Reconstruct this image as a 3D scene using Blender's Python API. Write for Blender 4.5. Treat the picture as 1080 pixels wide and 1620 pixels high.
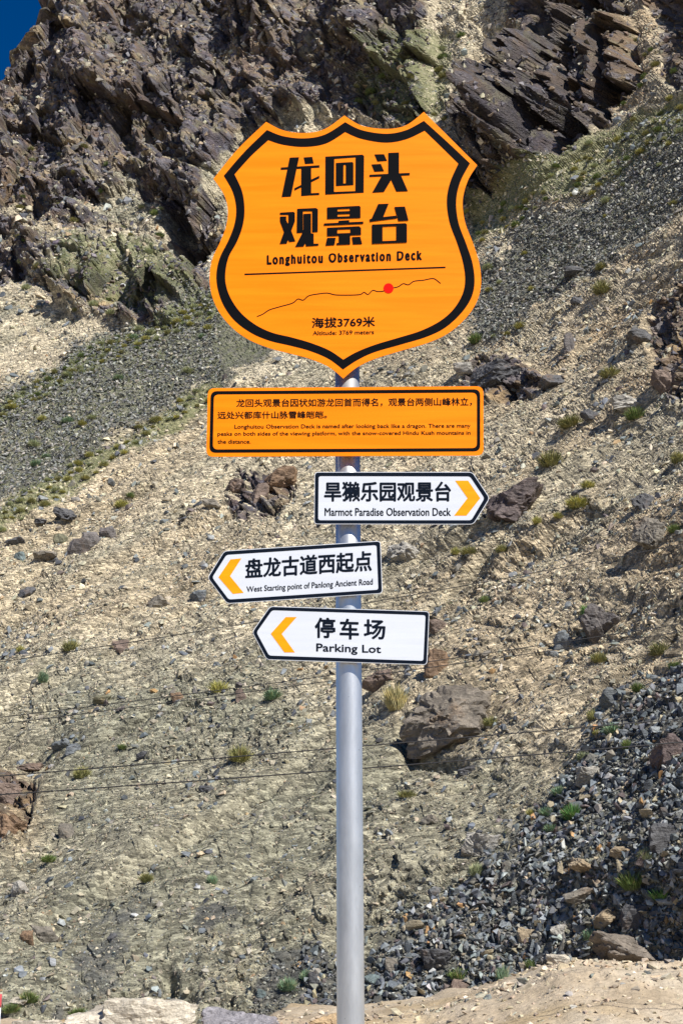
import bpy, bmesh, math, random
import numpy as np
from mathutils import Vector, Matrix, Quaternion
from mathutils.geometry import tessellate_polygon

scene = bpy.context.scene
for o in list(bpy.data.objects):
    bpy.data.objects.remove(o)
COL = scene.collection
random.seed(7)
RNG = np.random.default_rng(11)

# ------------------------------------------------------------------ camera
W0, H0 = 1080.0, 1620.0
FPX = 2225.0                       # focal length in photograph pixels
PITCH = math.radians(16.0)
CAM = Vector((0.0, 0.0, 1.6))
cd = bpy.data.cameras.new("camera")
cam = bpy.data.objects.new("camera", cd)
COL.objects.link(cam)
cam.location = CAM
cam.rotation_euler = (math.radians(90) + PITCH, 0, 0)
cd.sensor_fit = 'VERTICAL'
cd.sensor_height = 24.0
cd.lens = 24.0 * FPX / H0
cd.clip_start = 0.05
cd.clip_end = 6000
scene.camera = cam

# ------------------------------------------------------------------ light
SUN_AZ, SUN_EL = math.radians(42), math.radians(47)   # azimuth to the right of the way back past the camera
SUN = Vector((math.sin(SUN_AZ) * math.cos(SUN_EL), -math.cos(SUN_AZ) * math.cos(SUN_EL), math.sin(SUN_EL)))
world = bpy.data.worlds.new("World")
scene.world = world
world.use_nodes = True
wn = world.node_tree
bg = wn.nodes["Background"]
sky = wn.nodes.new("ShaderNodeTexSky")
sky.sky_type = 'NISHITA'
sky.sun_disc = False
sky.sun_elevation = SUN_EL
sky.sun_rotation = math.atan2(SUN.x, SUN.y)
sky.altitude = 3700
sky.air_density = 1.0
sky.dust_density = 0.1
sky.ozone_density = 4.0
hs = wn.nodes.new("ShaderNodeHueSaturation"); hs.inputs["Saturation"].default_value = 1.35; hs.inputs["Hue"].default_value = 0.507; hs.inputs["Value"].default_value = 1.35
wn.links.new(sky.outputs[0], hs.inputs["Color"]); wn.links.new(hs.outputs[0], bg.inputs[0])
bg.inputs[1].default_value = 0.05
sl = bpy.data.lights.new("sun", 'SUN')
sl.energy = 5.0
sl.angle = math.radians(0.53)
sl.color = (1.0, 0.955, 0.88)
so = bpy.data.objects.new("sun", sl)
COL.objects.link(so)
so.rotation_euler = SUN.to_track_quat('Z', 'Y').to_euler()
so.location = (8, -8, 20)
scene.view_settings.view_transform = 'Standard'
scene.view_settings.look = 'None'
scene.view_settings.exposure = 0.57
scene.view_settings.gamma = 1.0
scene.view_settings.use_curve_mapping = False
scene.cycles.max_bounces = 5
scene.cycles.diffuse_bounces = 2

# ------------------------------------------------------------------ helpers
CP, SP = math.cos(PITCH), math.sin(PITCH)

def ray(u, v):
    """direction of the view ray through photograph pixel (u, v), works on arrays"""
    a = (u - W0 / 2) / FPX
    b = (H0 / 2 - v) / FPX
    return a, CP - b * SP, SP + b * CP

def at(u, v, Y):
    """point of the vertical plane y = Y seen at pixel (u, v)"""
    dx, dy, dz = ray(u, v)
    t = Y / dy
    return Vector((dx * t, Y, CAM.z + dz * t))

def srgb(r, g, b):
    f = lambda c: (c / 255 / 12.92) if c / 255 <= 0.04045 else ((c / 255 + 0.055) / 1.055) ** 2.4
    return (f(r), f(g), f(b), 1.0)

def tag(o, label=None, cat=None, group=None, kind=None):
    if label: o["label"] = label
    if cat: o["category"] = cat
    if group: o["group"] = group
    if kind: o["kind"] = kind
    return o

def empty(name, loc):
    o = bpy.data.objects.new(name, None)
    o.empty_display_size = 0.1
    o.location = loc
    COL.objects.link(o)
    return o

def link_mesh(name, me, mat=None, parent=None, smooth=False):
    o = bpy.data.objects.new(name, me)
    COL.objects.link(o)
    if mat: me.materials.append(mat)
    if parent:
        o.parent = parent
        o.location = -Vector(parent.location)
    if smooth:
        me.polygons.foreach_set("use_smooth", [True] * len(me.polygons))
    return o

def np_mesh(name, V, F, smooth=False):
    """V (n,3), F (m,k) arrays -> mesh"""
    me = bpy.data.meshes.new(name)
    V = np.asarray(V, dtype=np.float32); F = np.asarray(F, dtype=np.int32)
    k = F.shape[1]
    me.vertices.add(len(V)); me.vertices.foreach_set("co", V.ravel())
    me.loops.add(F.size); me.loops.foreach_set("vertex_index", F.ravel())
    me.polygons.add(len(F))
    me.polygons.foreach_set("loop_start", np.arange(0, F.size, k, dtype=np.int32))
    me.polygons.foreach_set("loop_total", np.full(len(F), k, dtype=np.int32))
    me.polygons.foreach_set("use_smooth", np.full(len(F), smooth, dtype=bool))
    me.update(calc_edges=True)
    return me

def set_col(me, name, C):
    a = me.color_attributes.new(name, 'FLOAT_COLOR', 'POINT')
    C4 = np.ones((len(me.vertices), 4), dtype=np.float32)
    C4[:, :C.shape[1]] = C
    a.data.foreach_set("color", C4.ravel())

# ---- numpy noise
def hash2(ix, iy, s):
    h = (ix.astype(np.int64) * 374761393 + iy.astype(np.int64) * 668265263 + s * 2246822519) & 0xFFFFFFFF
    h = ((h ^ (h >> 13)) * 1274126177) & 0xFFFFFFFF
    h = ((h ^ (h >> 15)) * 2246822519) & 0xFFFFFFFF
    h = h ^ (h >> 16)
    return (h & 0xFFFFFF).astype(np.float64) / 16777215.0

def vnoise(x, y, s=0):
    ix, iy = np.floor(x), np.floor(y)
    fx, fy = x - ix, y - iy
    fx = fx * fx * fx * (fx * (fx * 6 - 15) + 10); fy = fy * fy * fy * (fy * (fy * 6 - 15) + 10)
    a = hash2(ix, iy, s); b = hash2(ix + 1, iy, s); c = hash2(ix, iy + 1, s); d = hash2(ix + 1, iy + 1, s)
    return (a + (b - a) * fx + (c - a) * fy + (a - b - c + d) * fx * fy) * 2 - 1

def fbm(x, y, o=4, s=0, g=0.5):
    r = 0; a = 1; t = 0
    for k in range(o):
        r = r + a * vnoise(x, y, s + k * 17); t += a
        a *= g; x, y = x * 2.03 + 3.1, y * 2.03 - 1.7
    return r / t

def facets(x, y, s, tilt=1.2):
    """Voronoi cells, each a tilted plane: blocky broken rock. Returns height and distance to the cell border."""
    ix, iy = np.floor(x), np.floor(y)
    best = np.full(x.shape, 9.0); sec = np.full(x.shape, 9.0); h = np.zeros(x.shape)
    for dx in (-1, 0, 1):
        for dy in (-1, 0, 1):
            cx, cy = ix + dx, iy + dy
            px = cx + hash2(cx, cy, s); py = cy + hash2(cx, cy, s + 1)
            ex, ey = x - px, y - py
            d = np.sqrt(ex * ex + ey * ey)
            hh = hash2(cx, cy, s + 2) * 2 - 1 + tilt * ((hash2(cx, cy, s + 3) * 2 - 1) * ex + (hash2(cx, cy, s + 4) * 2 - 1) * ey)
            m = d < best
            sec = np.where(m, best, np.minimum(sec, d))
            h = np.where(m, hh, h)
            best = np.where(m, d, best)
    return h, sec - best

def sstep(a, b, x):
    t = np.clip((x - a) / (b - a), 0, 1)
    return t * t * (3 - 2 * t)

def poly_sd(u, v, poly):
    """signed distance, positive inside"""
    d = np.full(u.shape, 1e9); ins = np.zeros(u.shape, bool)
    n = len(poly)
    for i in range(n):
        x1, y1 = poly[i]; x2, y2 = poly[(i + 1) % n]
        ex, ey = x2 - x1, y2 - y1
        t = np.clip(((u - x1) * ex + (v - y1) * ey) / (ex * ex + ey * ey + 1e-9), 0, 1)
        d = np.minimum(d, np.hypot(u - x1 - t * ex, v - y1 - t * ey))
        if y1 != y2:
            c = ((y1 > v) != (y2 > v)) & (u < (x2 - x1) * (v - y1) / (y2 - y1) + x1)
            ins ^= c
    return np.where(ins, d, -d)

def pm(u, v, poly, soft):
    return sstep(-soft, soft, poly_sd(u, v, poly))

# ---- node helpers
def new_mat(name):
    m = bpy.data.materials.new(name); m.use_nodes = True
    nt = m.node_tree
    return m, nt, nt.nodes["Principled BSDF"]

class NT:
    def __init__(s, nt): s.nt = nt
    def n(s, t, **k):
        nd = s.nt.nodes.new(t)
        for a, b in k.items(): setattr(nd, a, b)
        return nd
    def l(s, a, b): s.nt.links.new(a, b)
    def noise(s, vec, scale, detail=6, rough=0.6, dist=0.0):
        nd = s.n("ShaderNodeTexNoise")
        nd.inputs["Scale"].default_value = scale; nd.inputs["Detail"].default_value = detail
        nd.inputs["Roughness"].default_value = rough; nd.inputs["Distortion"].default_value = dist
        s.l(vec, nd.inputs["Vector"]); return nd.outputs["Fac"]
    def vor(s, vec, scale, feature='F1', rnd=1.0):
        nd = s.n("ShaderNodeTexVoronoi", feature=feature)
        nd.inputs["Scale"].default_value = scale; nd.inputs["Randomness"].default_value = rnd
        s.l(vec, nd.inputs["Vector"]); return nd
    def ramp(s, fac, stops, interp='LINEAR'):
        nd = s.n("ShaderNodeValToRGB"); cr = nd.color_ramp; cr.interpolation = interp
        while len(cr.elements) < len(stops): cr.elements.new(0.5)
        for e, (p, c) in zip(cr.elements, stops):
            e.position = p; e.color = c if len(c) == 4 else (*c, 1)
        s.l(fac, nd.inputs[0]); return nd.outputs[0]
    def mix(s, f, a, b, mode='MIX'):
        nd = s.n("ShaderNodeMix", data_type='RGBA', blend_type=mode)
        for i, x in ((0, f), (6, a), (7, b)):
            if hasattr(x, "is_linked") or isinstance(x, bpy.types.NodeSocket): s.l(x, nd.inputs[i])
            else: nd.inputs[i].default_value = x
        return nd.outputs[2]
    def math(s, op, a, b=0.5, clamp=False):
        nd = s.n("ShaderNodeMath", operation=op, use_clamp=clamp)
        for i, x in enumerate((a, b)):
            if isinstance(x, bpy.types.NodeSocket): s.l(x, nd.inputs[i])
            else: nd.inputs[i].default_value = x
        return nd.outputs[0]
    def bump(s, h, strength, dist, prev=None):
        nd = s.n("ShaderNodeBump"); nd.inputs["Strength"].default_value = strength; nd.inputs["Distance"].default_value = dist
        s.l(h, nd.inputs["Height"])
        if prev: s.l(prev, nd.inputs["Normal"])
        return nd.outputs[0]

def bw(x): return (x, x, x, 1)

# ------------------------------------------------------------------ materials
def mat_hill():
    m, nt, b = new_mat("hillside_ground"); T = NT(nt)
    co = T.n("ShaderNodeTexCoord").outputs["Object"]
    mp = T.n("ShaderNodeMapping"); mp.inputs["Rotation"].default_value = (0, math.radians(-42), math.radians(20))
    mp.inputs["Scale"].default_value = (0.42, 1.0, 1.0); T.l(co, mp.inputs[0]); sv = mp.outputs[0]
    z = T.n("ShaderNodeVertexColor"); z.layer_name = "zone"
    sp = T.n("ShaderNodeSeparateColor"); T.l(z.outputs[0], sp.inputs[0])
    rock, scree, green = sp.outputs
    z2 = T.n("ShaderNodeVertexColor"); z2.layer_name = "tone"
    sp2 = T.n("ShaderNodeSeparateColor"); T.l(z2.outputs[0], sp2.inputs[0])
    grey, warm, crack = sp2.outputs
    # soil
    big = T.noise(sv, 0.22, 5, 0.6)
    soil = T.ramp(big, [(0.3, (0.54, 0.46, 0.32)), (0.5, (0.68, 0.59, 0.42)), (0.68, (0.80, 0.70, 0.51))])
    soil = T.mix(T.math('MULTIPLY', grey, 0.88), soil, (0.315, 0.31, 0.225, 1))
    soil = T.mix(T.math('MULTIPLY', warm, 0.75), soil, (0.56, 0.405, 0.235, 1))
    v1 = T.vor(sv, 6.0); v2 = T.vor(sv, 15.0); v3 = T.vor(sv, 2.6)
    s1 = T.n("ShaderNodeSeparateColor"); T.l(v1.outputs["Color"], s1.inputs[0])
    s2 = T.n("ShaderNodeSeparateColor"); T.l(v2.outputs["Color"], s2.inputs[0])
    s3 = T.n("ShaderNodeSeparateColor"); T.l(v3.outputs["Color"], s3.inputs[0])
    chip = T.ramp(s1.outputs[0], [(0.0, (0.12, 0.13, 0.115)), (0.16, (0.22, 0.22, 0.18)), (0.3, (0.5, 0.48, 0.40)), (0.6, (0.8, 0.78, 0.7)), (1.0, (1.0, 0.98, 0.9))])
    soil = T.mix(0.5, soil, T.mix(1.0, soil, T.ramp(s1.outputs[0], [(0, bw(0.15)), (0.22, bw(0.5)), (0.6, bw(1.1)), (1, bw(1.6))]), 'MULTIPLY'))
    soil = T.mix(0.7, soil, T.mix(1.0, soil, T.ramp(s2.outputs[1], [(0, bw(0.15)), (0.28, bw(0.65)), (0.7, bw(1.1)), (1, bw(1.7))]), 'MULTIPLY'))
    fine = T.noise(co, 9.0, 6, 0.75)
    soil = T.mix(0.5, soil, T.mix(1.0, soil, T.ramp(fine, [(0.32, bw(0.25)), (0.45, bw(0.9)), (0.56, bw(1.1)), (0.7, bw(1.6))]), 'MULTIPLY'))
    # scree
    scr = T.ramp(s1.outputs[1], [(0.0, (0.07, 0.075, 0.075)), (0.35, (0.17, 0.175, 0.165)), (0.7, (0.27, 0.27, 0.24)), (0.9, (0.30, 0.28, 0.22)), (1.0, (0.40, 0.37, 0.30))])
    scr = T.mix(0.5, scr, T.ramp(s2.outputs[0], [(0, (0.04, 0.043, 0.045)), (0.6, (0.17, 0.17, 0.155)), (1, (0.36, 0.34, 0.29))]))
    scr = T.mix(0.8, scr, T.mix(1.0, scr, T.ramp(T.noise(sv, 0.5, 6, 0.7), [(0.36, bw(0.6)), (0.5, bw(0.9)), (0.68, (1.6, 1.6, 1.3))]), 'MULTIPLY'))
    # rock
    rb = T.noise(co, 0.35, 7, 0.68, 0.6)
    rk = T.ramp(rb, [(0.3, (0.048, 0.042, 0.054)), (0.43, (0.10, 0.088, 0.105)), (0.53, (0.155, 0.128, 0.108)), (0.62, (0.30, 0.245, 0.16)), (0.74, (0.50, 0.40, 0.25))])
    rb2 = T.noise(co, 2.3, 6, 0.7, 0.3)
    rk = T.mix(0.75, rk, T.mix(1.0, rk, T.ramp(rb2, [(0.32, bw(0.4)), (0.48, bw(1.0)), (0.66, bw(2.2))]), 'MULTIPLY'))
    pa_ = T.noise(co, 0.11, 5, 0.6, 0.5)
    rk = T.mix(0.8, rk, T.mix(1.0, rk, T.ramp(pa_, [(0.34, (0.6, 0.57, 0.66)), (0.5, bw(0.95)), (0.66, (1.8, 1.6, 1.3))]), 'MULTIPLY'))
    rust = T.ramp(T.noise(co, 0.55, 5, 0.65), [(0.52, bw(0)), (0.66, bw(1))])
    rk = T.mix(T.math('MULTIPLY', rust, 0.45), rk, (0.27, 0.165, 0.085, 1))
    rk = T.mix(T.math('MULTIPLY', warm, 0.6), rk, (0.33, 0.21, 0.10, 1))
    ol = T.ramp(T.noise(co, 0.8, 6, 0.7, 0.3), [(0.53, bw(0)), (0.62, bw(0.55))])
    rk = T.mix(ol, rk, (0.34, 0.315, 0.185, 1))
    veins = T.ramp(s3.outputs[2], [(0.78, bw(0)), (0.86, bw(0.55))])
    rk = T.mix(veins, rk, (0.20, 0.20, 0.24, 1))
    # masks roughened by noise
    rn = T.noise(co, 1.1, 6, 0.7)
    def rough(mask, k=0.9):
        x = T.math('ADD', mask, T.math('MULTIPLY', T.math('SUBTRACT', rn, 0.5), k))
        return T.ramp(x, [(0.42, bw(0)), (0.58, bw(1))])
    c = T.mix(T.math('MULTIPLY', rough(scree, 1.5), 0.9), soil, scr)
    c = T.mix(rough(rock), c, rk)
    gn = T.noise(co, 3.2, 5, 0.7)
    gm = T.ramp(T.math('ADD', T.math('MULTIPLY', green, 0.5), T.math('MULTIPLY', gn, 0.6)), [(0.44, bw(0)), (0.62, bw(0.7))])
    c = T.mix(gm, c, (0.21, 0.235, 0.095, 1))
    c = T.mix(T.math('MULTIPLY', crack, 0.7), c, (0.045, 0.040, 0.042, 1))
    T.l(c, b.inputs["Base Color"])
    b.inputs["Roughness"].default_value = 0.8
    b.inputs["Specular IOR Level"].default_value = 0.35
    d1 = T.math('MULTIPLY', v1.outputs["Distance"], -1.0)
    n1 = T.bump(s1.outputs[2], 0.8, 0.09)
    n2 = T.bump(T.math('SUBTRACT', s2.outputs[2], v2.outputs["Distance"]), 1.0, 0.10, n1)
    n3 = T.bump(T.noise(co, 5.5, 9, 0.78), 0.85, 0.14, n2)
    T.l(n3, b.inputs["Normal"])
    return m

def mat_rock(name, from_attr):
    """rock whose base colour comes from the object's colour or from a colour attribute"""
    m, nt, b = new_mat(name); T = NT(nt)
    co = T.n("ShaderNodeTexCoord").outputs["Object"]
    if from_attr:
        src = T.n("ShaderNodeVertexColor"); src.layer_name = "tint"; base = src.outputs[0]; vec = co; sc = 1.0
    else:
        oi = T.n("ShaderNodeObjectInfo"); base = oi.outputs["Color"]
        ad = T.n("ShaderNodeVectorMath", operation='ADD'); gm = T.n("ShaderNodeNewGeometry")
        vec = gm.outputs["Position"]; sc = 1.0
    n1 = T.noise(vec, 3.0, 7, 0.7, 0.4)
    c = T.mix(0.85, base, T.mix(1.0, base, T.ramp(n1, [(0.3, bw(0.45)), (0.5, bw(1.0)), (0.7, bw(1.7))]), 'MULTIPLY'))
    n2 = T.noise(vec, 24.0, 6, 0.8)
    c = T.mix(0.85, c, T.mix(1.0, c, T.ramp(n2, [(0.3, bw(0.55)), (0.5, bw(1.0)), (0.72, bw(1.6))]), 'MULTIPLY'))
    if not from_attr:
        ru = T.ramp(T.noise(vec, 1.6, 5, 0.7), [(0.56, bw(0)), (0.7, bw(0.5))])
        c = T.mix(ru, c, T.mix(0.5, c, (0.36, 0.19, 0.07, 1)))
    T.l(c, b.inputs["Base Color"])
    b.inputs["Roughness"].default_value = 0.62
    b.inputs["Specular IOR Level"].default_value = 0.4
    if not from_attr:
        p = T.bump(n1, 0.9, 0.07)
        p = T.bump(n2, 0.9, 0.02, p)
        mp = T.n("ShaderNodeMapping"); mp.inputs["Scale"].default_value = (0.6, 0.6, 3.0); mp.inputs["Rotation"].default_value = (0.2, 0.45, 0); T.l(vec, mp.inputs[0])
        p = T.bump(T.noise(mp.outputs[0], 2.5, 6, 0.65, 0.5), 0.8, 0.08, p)
        T.l(p, b.inputs["Normal"])
    return m

def mat_dirt():
    m, nt, b = new_mat("pale_dirt"); T = NT(nt)
    co = T.n("ShaderNodeTexCoord").outputs["Object"]
    a = T.noise(co, 0.8, 6, 0.62, 0.3)
    c = T.ramp(a, [(0.32, (0.33, 0.26, 0.175)), (0.5, (0.42, 0.34, 0.24)), (0.66, (0.49, 0.42, 0.32))])
    oc = T.ramp(T.noise(co, 0.45, 4, 0.55), [(0.52, bw(0)), (0.68, bw(0.6))])
    c = T.mix(oc, c, (0.38, 0.27, 0.12, 1))
    n2 = T.noise(co, 12, 7, 0.75)
    c = T.mix(0.6, c, T.mix(1.0, c, T.ramp(n2, [(0.3, bw(0.45)), (0.5, bw(1)), (0.72, bw(1.4))]), 'MULTIPLY'))
    T.l(c, b.inputs["Base Color"]); b.inputs["Roughness"].default_value = 0.95
    p = T.bump(T.noise(co, 3.0, 8, 0.7), 0.55, 0.07); p = T.bump(n2, 0.6, 0.02, p)
    p = T.bump(T.vor(co, 16).outputs["Distance"], 0.3, 0.02, p)
    T.l(p, b.inputs["Normal"])
    return m

def mat_plant(name):
    m, nt, b = new_mat(name); T = NT(nt)
    oi = T.n("ShaderNodeObjectInfo")
    g = T.n("ShaderNodeNewGeometry")
    n = T.noise(g.outputs["Position"], 7.0, 4, 0.6)
    isl = g.outputs["Random Per Island"]
    dry = T.ramp(isl, [(0.0, bw(0.75)), (0.16, bw(0.75)), (0.2, bw(0)), (1.0, bw(0))])
    c0_ = T.mix(dry, oi.outputs["Color"], (0.34, 0.29, 0.17, 1))
    c = T.mix(0.8, c0_, T.mix(1.0, c0_, T.ramp(n, [(0.3, (0.5, 0.55, 0.5)), (0.5, bw(1.0)), (0.7, (1.7, 1.5, 1.1))]), 'MULTIPLY'))
    T.l(c, b.inputs["Base Color"]); b.inputs["Roughness"].default_value = 0.75
    b.inputs["Specular IOR Level"].default_value = 0.2
    return m

def mat_sheet(name, col, scratch=0.1, rough=0.5, line=0.05, spec=0.12):
    """printed reflective sheeting: faint horizontal ribs, light dust and scuffs"""
    m, nt, b = new_mat(name); T = NT(nt)
    co = T.n("ShaderNodeTexCoord").outputs["Object"]
    mp = T.n("ShaderNodeMapping"); mp.inputs["Scale"].default_value = (0.8, 0.8, 14); T.l(co, mp.inputs[0])
    w = T.noise(mp.outputs[0], 3.0, 3, 0.5, 0.4)
    lo = tuple(max(0, c * (1 - line * 2)) for c in col[:3]) + (1,)
    hi = tuple(min(1, c * (1 + line)) for c in col[:3]) + (1,)
    c = T.ramp(w, [(0.35, lo), (0.65, hi)])
    d = T.ramp(T.noise(co, 30, 6, 0.8), [(0.66, bw(0)), (0.8, bw(scratch))])
    c = T.mix(d, c, (0.6, 0.55, 0.45, 1))
    T.l(c, b.inputs["Base Color"])
    T.l(T.ramp(w, [(0.3, bw(rough - 0.06)), (0.7, bw(rough + 0.08))]), b.inputs["Roughness"])
    b.inputs["Specular IOR Level"].default_value = spec
    T.l(T.bump(w, 0.12, 0.004), b.inputs["Normal"])
    return m

def mat_pole():
    m, nt, b = new_mat("galvanised_steel"); T = NT(nt)
    co = T.n("ShaderNodeTexCoord").outputs["Object"]
    mp = T.n("ShaderNodeMapping"); mp.inputs["Scale"].default_value = (1, 1, 0.25); T.l(co, mp.inputs[0])
    n = T.noise(mp.outputs[0], 22, 6, 0.7)
    c = T.ramp(n, [(0.3, (0.50, 0.51, 0.51)), (0.6, (0.66, 0.67, 0.67)), (0.8, (0.74, 0.75, 0.75))])
    sp = T.ramp(T.noise(co, 55, 3, 0.6), [(0.70, bw(0)), (0.74, bw(0.6))])
    c = T.mix(sp, c, (0.22, 0.22, 0.22, 1))
    T.l(c, b.inputs["Base Color"])
    b.inputs["Metallic"].default_value = 0.78
    b.inputs["Roughness"].default_value = 0.40
    T.l(T.bump(n, 0.25, 0.004), b.inputs["Normal"])
    return m

def mat_plain(name, col, rough=0.5, metal=0.0, spec=0.4):
    m, nt, b = new_mat(name); T = NT(nt)
    co = T.n("ShaderNodeTexCoord").outputs["Object"]
    n = T.noise(co, 8, 5, 0.65)
    lo = tuple(c * 0.85 for c in col[:3]) + (1,); hi = tuple(min(1, c * 1.1) for c in col[:3]) + (1,)
    T.l(T.ramp(n, [(0.3, lo), (0.7, hi)]), b.inputs["Base Color"])
    b.inputs["Roughness"].default_value = rough; b.inputs["Metallic"].default_value = metal
    b.inputs["Specular IOR Level"].default_value = spec
    return m

M_HILL = mat_hill(); M_DIRT = mat_dirt()
M_ROCK = mat_rock("boulder_rock", False); M_CHIP = mat_rock("loose_stone", True)
M_PLANT = mat_plant("shrub_leaves")
M_ORANGE = mat_sheet("orange_sheeting", (0.93, 0.232, 0.0), 0.08)
M_CHEV = mat_sheet("chevron_orange", (0.95, 0.33, 0.004), 0.05)
M_WHITE = mat_sheet("white_sheeting", (0.60, 0.635, 0.70), 0.05, 0.45, 0.02)
M_BLACK = mat_sheet("black_print", (0.004, 0.0045, 0.006), 0.0, 0.6, 0.05, 0.03)
M_INK = mat_sheet("navy_black_print", (0.005, 0.009, 0.018), 0.0, 0.6, 0.05, 0.03)
M_RED = mat_plain("red_print", (0.72, 0.006, 0.003), 0.6, 0.0, 0.05)
M_POLE = mat_pole()
M_ALU = mat_plain("aluminium", (0.62, 0.64, 0.67), 0.4, 0.6)
M_WIRE = mat_plain("dark_cable", (0.02, 0.02, 0.022), 0.6)

# ------------------------------------------------------------------ ground
def ground():
    n = 24; s = 2500.0
    xs = np.linspace(-s, s, n)
    X, Y = np.meshgrid(xs, xs)
    V = np.stack([X.ravel(), Y.ravel(), np.zeros(X.size)], 1)
    F = [(j * n + i, j * n + i + 1, (j + 1) * n + i + 1, (j + 1) * n + i) for j in range(n - 1) for i in range(n - 1)]
    tag(link_mesh("ground", np_mesh("ground", V, F), M_DIRT), kind="structure")
ground()

# ------------------------------------------------------------------ hillside
def D_of(u, v):
    """horizontal distance of the bare slope in the direction of (u, v): concave, steeper towards the crags, nearer on the right"""
    dx, dy, dz = ray(u, v)
    h = np.hypot(dx, dy)
    e = np.degrees(np.arctan2(dz, h))
    az = dx / dy
    d = np.interp(e, [-12, -4, -1, 2, 8, 16, 22, 26, 30, 36, 42, 48],
                  [19.0, 21, 22.2, 24, 31, 42, 54, 62, 70, 84, 102, 125])
    k = sstep(-6, 8, e) * 0.95 + 0.15
    d = d * (1 - k * az * 1.0)
    return d, dx / h, dy / h, dz / h

A_CRAG = [(-450, -350), (985, -350), (960, 0), (840, 0), (790, 70), (740, 160), (700, 215), (600, 190), (520, 195), (400, 215), (345, 300), (340, 400), (285, 392), (235, 330), (200, 300), (90, 330), (-450, 300)]
B_CRAG = [(760, 140), (830, 60), (850, -20), (1000, -40), (1000, 160), (960, 200), (905, 260), (850, 295), (800, 325), (735, 360), (705, 300), (715, 230), (735, 180)]
C_CRAG = [(1020, -100), (1500, -100), (1500, 60), (1080, 130), (1040, 110), (1035, 50)]
L_CRAG = [(-60, 350), (60, 335), (170, 325), (240, 380), (330, 400), (345, 480), (290, 515), (200, 520), (120, 500), (60, 455), (-60, 440)]
R_OUT1 = [(740, 560), (800, 555), (860, 600), (850, 625), (765, 640), (720, 610)]
R_OUT2 = [(1020, 480), (1100, 440), (1200, 560), (1180, 640), (1060, 640), (1030, 590)]
M_OUT = [(360, 750), (440, 735), (475, 770), (440, 815), (380, 825), (350, 790)]
W_OUT = [(-90, 1215), (20, 1210), (60, 1250), (40, 1335), (0, 1345), (-90, 1360)]
SCREE_L = [(-200, 690), (20, 605), (160, 545), (250, 500), (345, 455), (430, 400), (540, 360), (540, 470), (430, 540), (345, 600), (230, 660), (110, 735), (10, 800), (-200, 930)]
SCREE_R = [(1250, 60), (1080, 190), (940, 310), (850, 360), (760, 425), (735, 540), (780, 545), (880, 480), (1000, 385), (1080, 320), (1250, 200)]
SCREE_B = [(1300, 950), (1080, 1050), (985, 1085), (925, 1180), (870, 1250), (810, 1330), (740, 1390), (655, 1440), (615, 1500), (580, 1570), (560, 1660), (1300, 1700)]
SCREE_S = [(130, 1440), (180, 1425), (230, 1400), (270, 1450), (210, 1530), (160, 1590), (60, 1640), (100, 1540)]
SCREE_M = [(290, 1440), (360, 1415), (420, 1440), (380, 1490), (320, 1500), (290, 1470)]
SCREE_P = [(400, 1540), (470, 1500), (530, 1510), (560, 1560), (560, 1640), (380, 1640)]
GREEN_L = [(-100, 720), (0, 635), (150, 545), (300, 490), (345, 460), (430, 405), (440, 440), (345, 500), (230, 545), (120, 600), (0, 670), (-100, 760)]
GREEN_L2 = [(-60, 850), (60, 760), (200, 690), (300, 620), (345, 600), (345, 625), (240, 690), (90, 790), (-60, 880)]
GREEN_R = [(1200, 80), (1080, 150), (920, 240), (820, 310), (745, 340), (745, 395), (860, 330), (960, 290), (1080, 210), (1200, 120)]
GREEN_T = [(560, 130), (640, 60), (720, 60), (720, 180), (640, 200), (560, 160)]
GREEN_M = [(120, 380), (300, 400), (330, 480), (200, 500), (60, 450)]

def zones(u, v):
    w = fbm(u / 60, v / 60, 4, 5) * 26; w2 = fbm(u / 60, v / 60, 4, 91) * 26
    U, V = u + w, v + w2
    rock = pm(U, V, A_CRAG, 14)
    for p, s in ((B_CRAG, 10), (C_CRAG, 12), (L_CRAG, 16)):
        rock = np.maximum(rock, pm(U, V, p, s) * (0.9 if p is L_CRAG else 1))
    U2, V2 = u + w * 0.4, v + w2 * 0.4
    for p in (R_OUT1, R_OUT2, M_OUT, W_OUT):
        rock = np.maximum(rock, pm(U2, V2, p, 8))
    U2a, V2a = u + w * 0.5, v + w2 * 0.5
    # soil pockets inside the crags
    pock = sstep(0.05, 0.35, fbm(u / 110 + 4, v / 60, 4, 33)) * sstep(190, 330, v) * (u < 380)
    pock = np.maximum(pock, sstep(0.0, 0.4, fbm(u / 45, v / 32, 4, 41)) * sstep(330, 520, u) * (1 - sstep(700, 790, u)) * sstep(-60, 60, v) * 0.6)
    gap = pm(U2a, V2a, [(700, -60), (800, -60), (800, 30), (765, 110), (735, 170), (700, 240), (670, 240), (690, 100)], 12)
    rock = rock * (1 - pock * 0.55) * (1 - 0.85 * gap)
    scree = np.zeros(u.shape)
    for p, s, a in ((SCREE_L, 22, 1), (SCREE_R, 24, 0.95), (SCREE_B, 30, 1), (SCREE_S, 40, 0.6), (SCREE_M, 26, 0.55), (SCREE_P, 18, 0.75)):
        scree = np.maximum(scree, a * pm(U, V, p, s))
    green = np.zeros(u.shape)
    for p in (GREEN_L, GREEN_L2, GREEN_R, GREEN_T, GREEN_M):
        green = np.maximum(green, pm(U2, V2, p, 16) * (0.6 if p in (GREEN_T, GREEN_M) else 1))
    green = np.maximum(green, 0.42 * pm(U, V, SCREE_L, 20)); green = np.maximum(green, 0.3 * pm(U, V, SCREE_R, 20))
    return rock * (1 - scree * 0.6), scree, green

def grid_axis(a, b, c, d, fine, coarse):
    return np.concatenate([np.arange(a, b, coarse), np.arange(b, c, fine), np.arange(c, d, coarse)])

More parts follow.
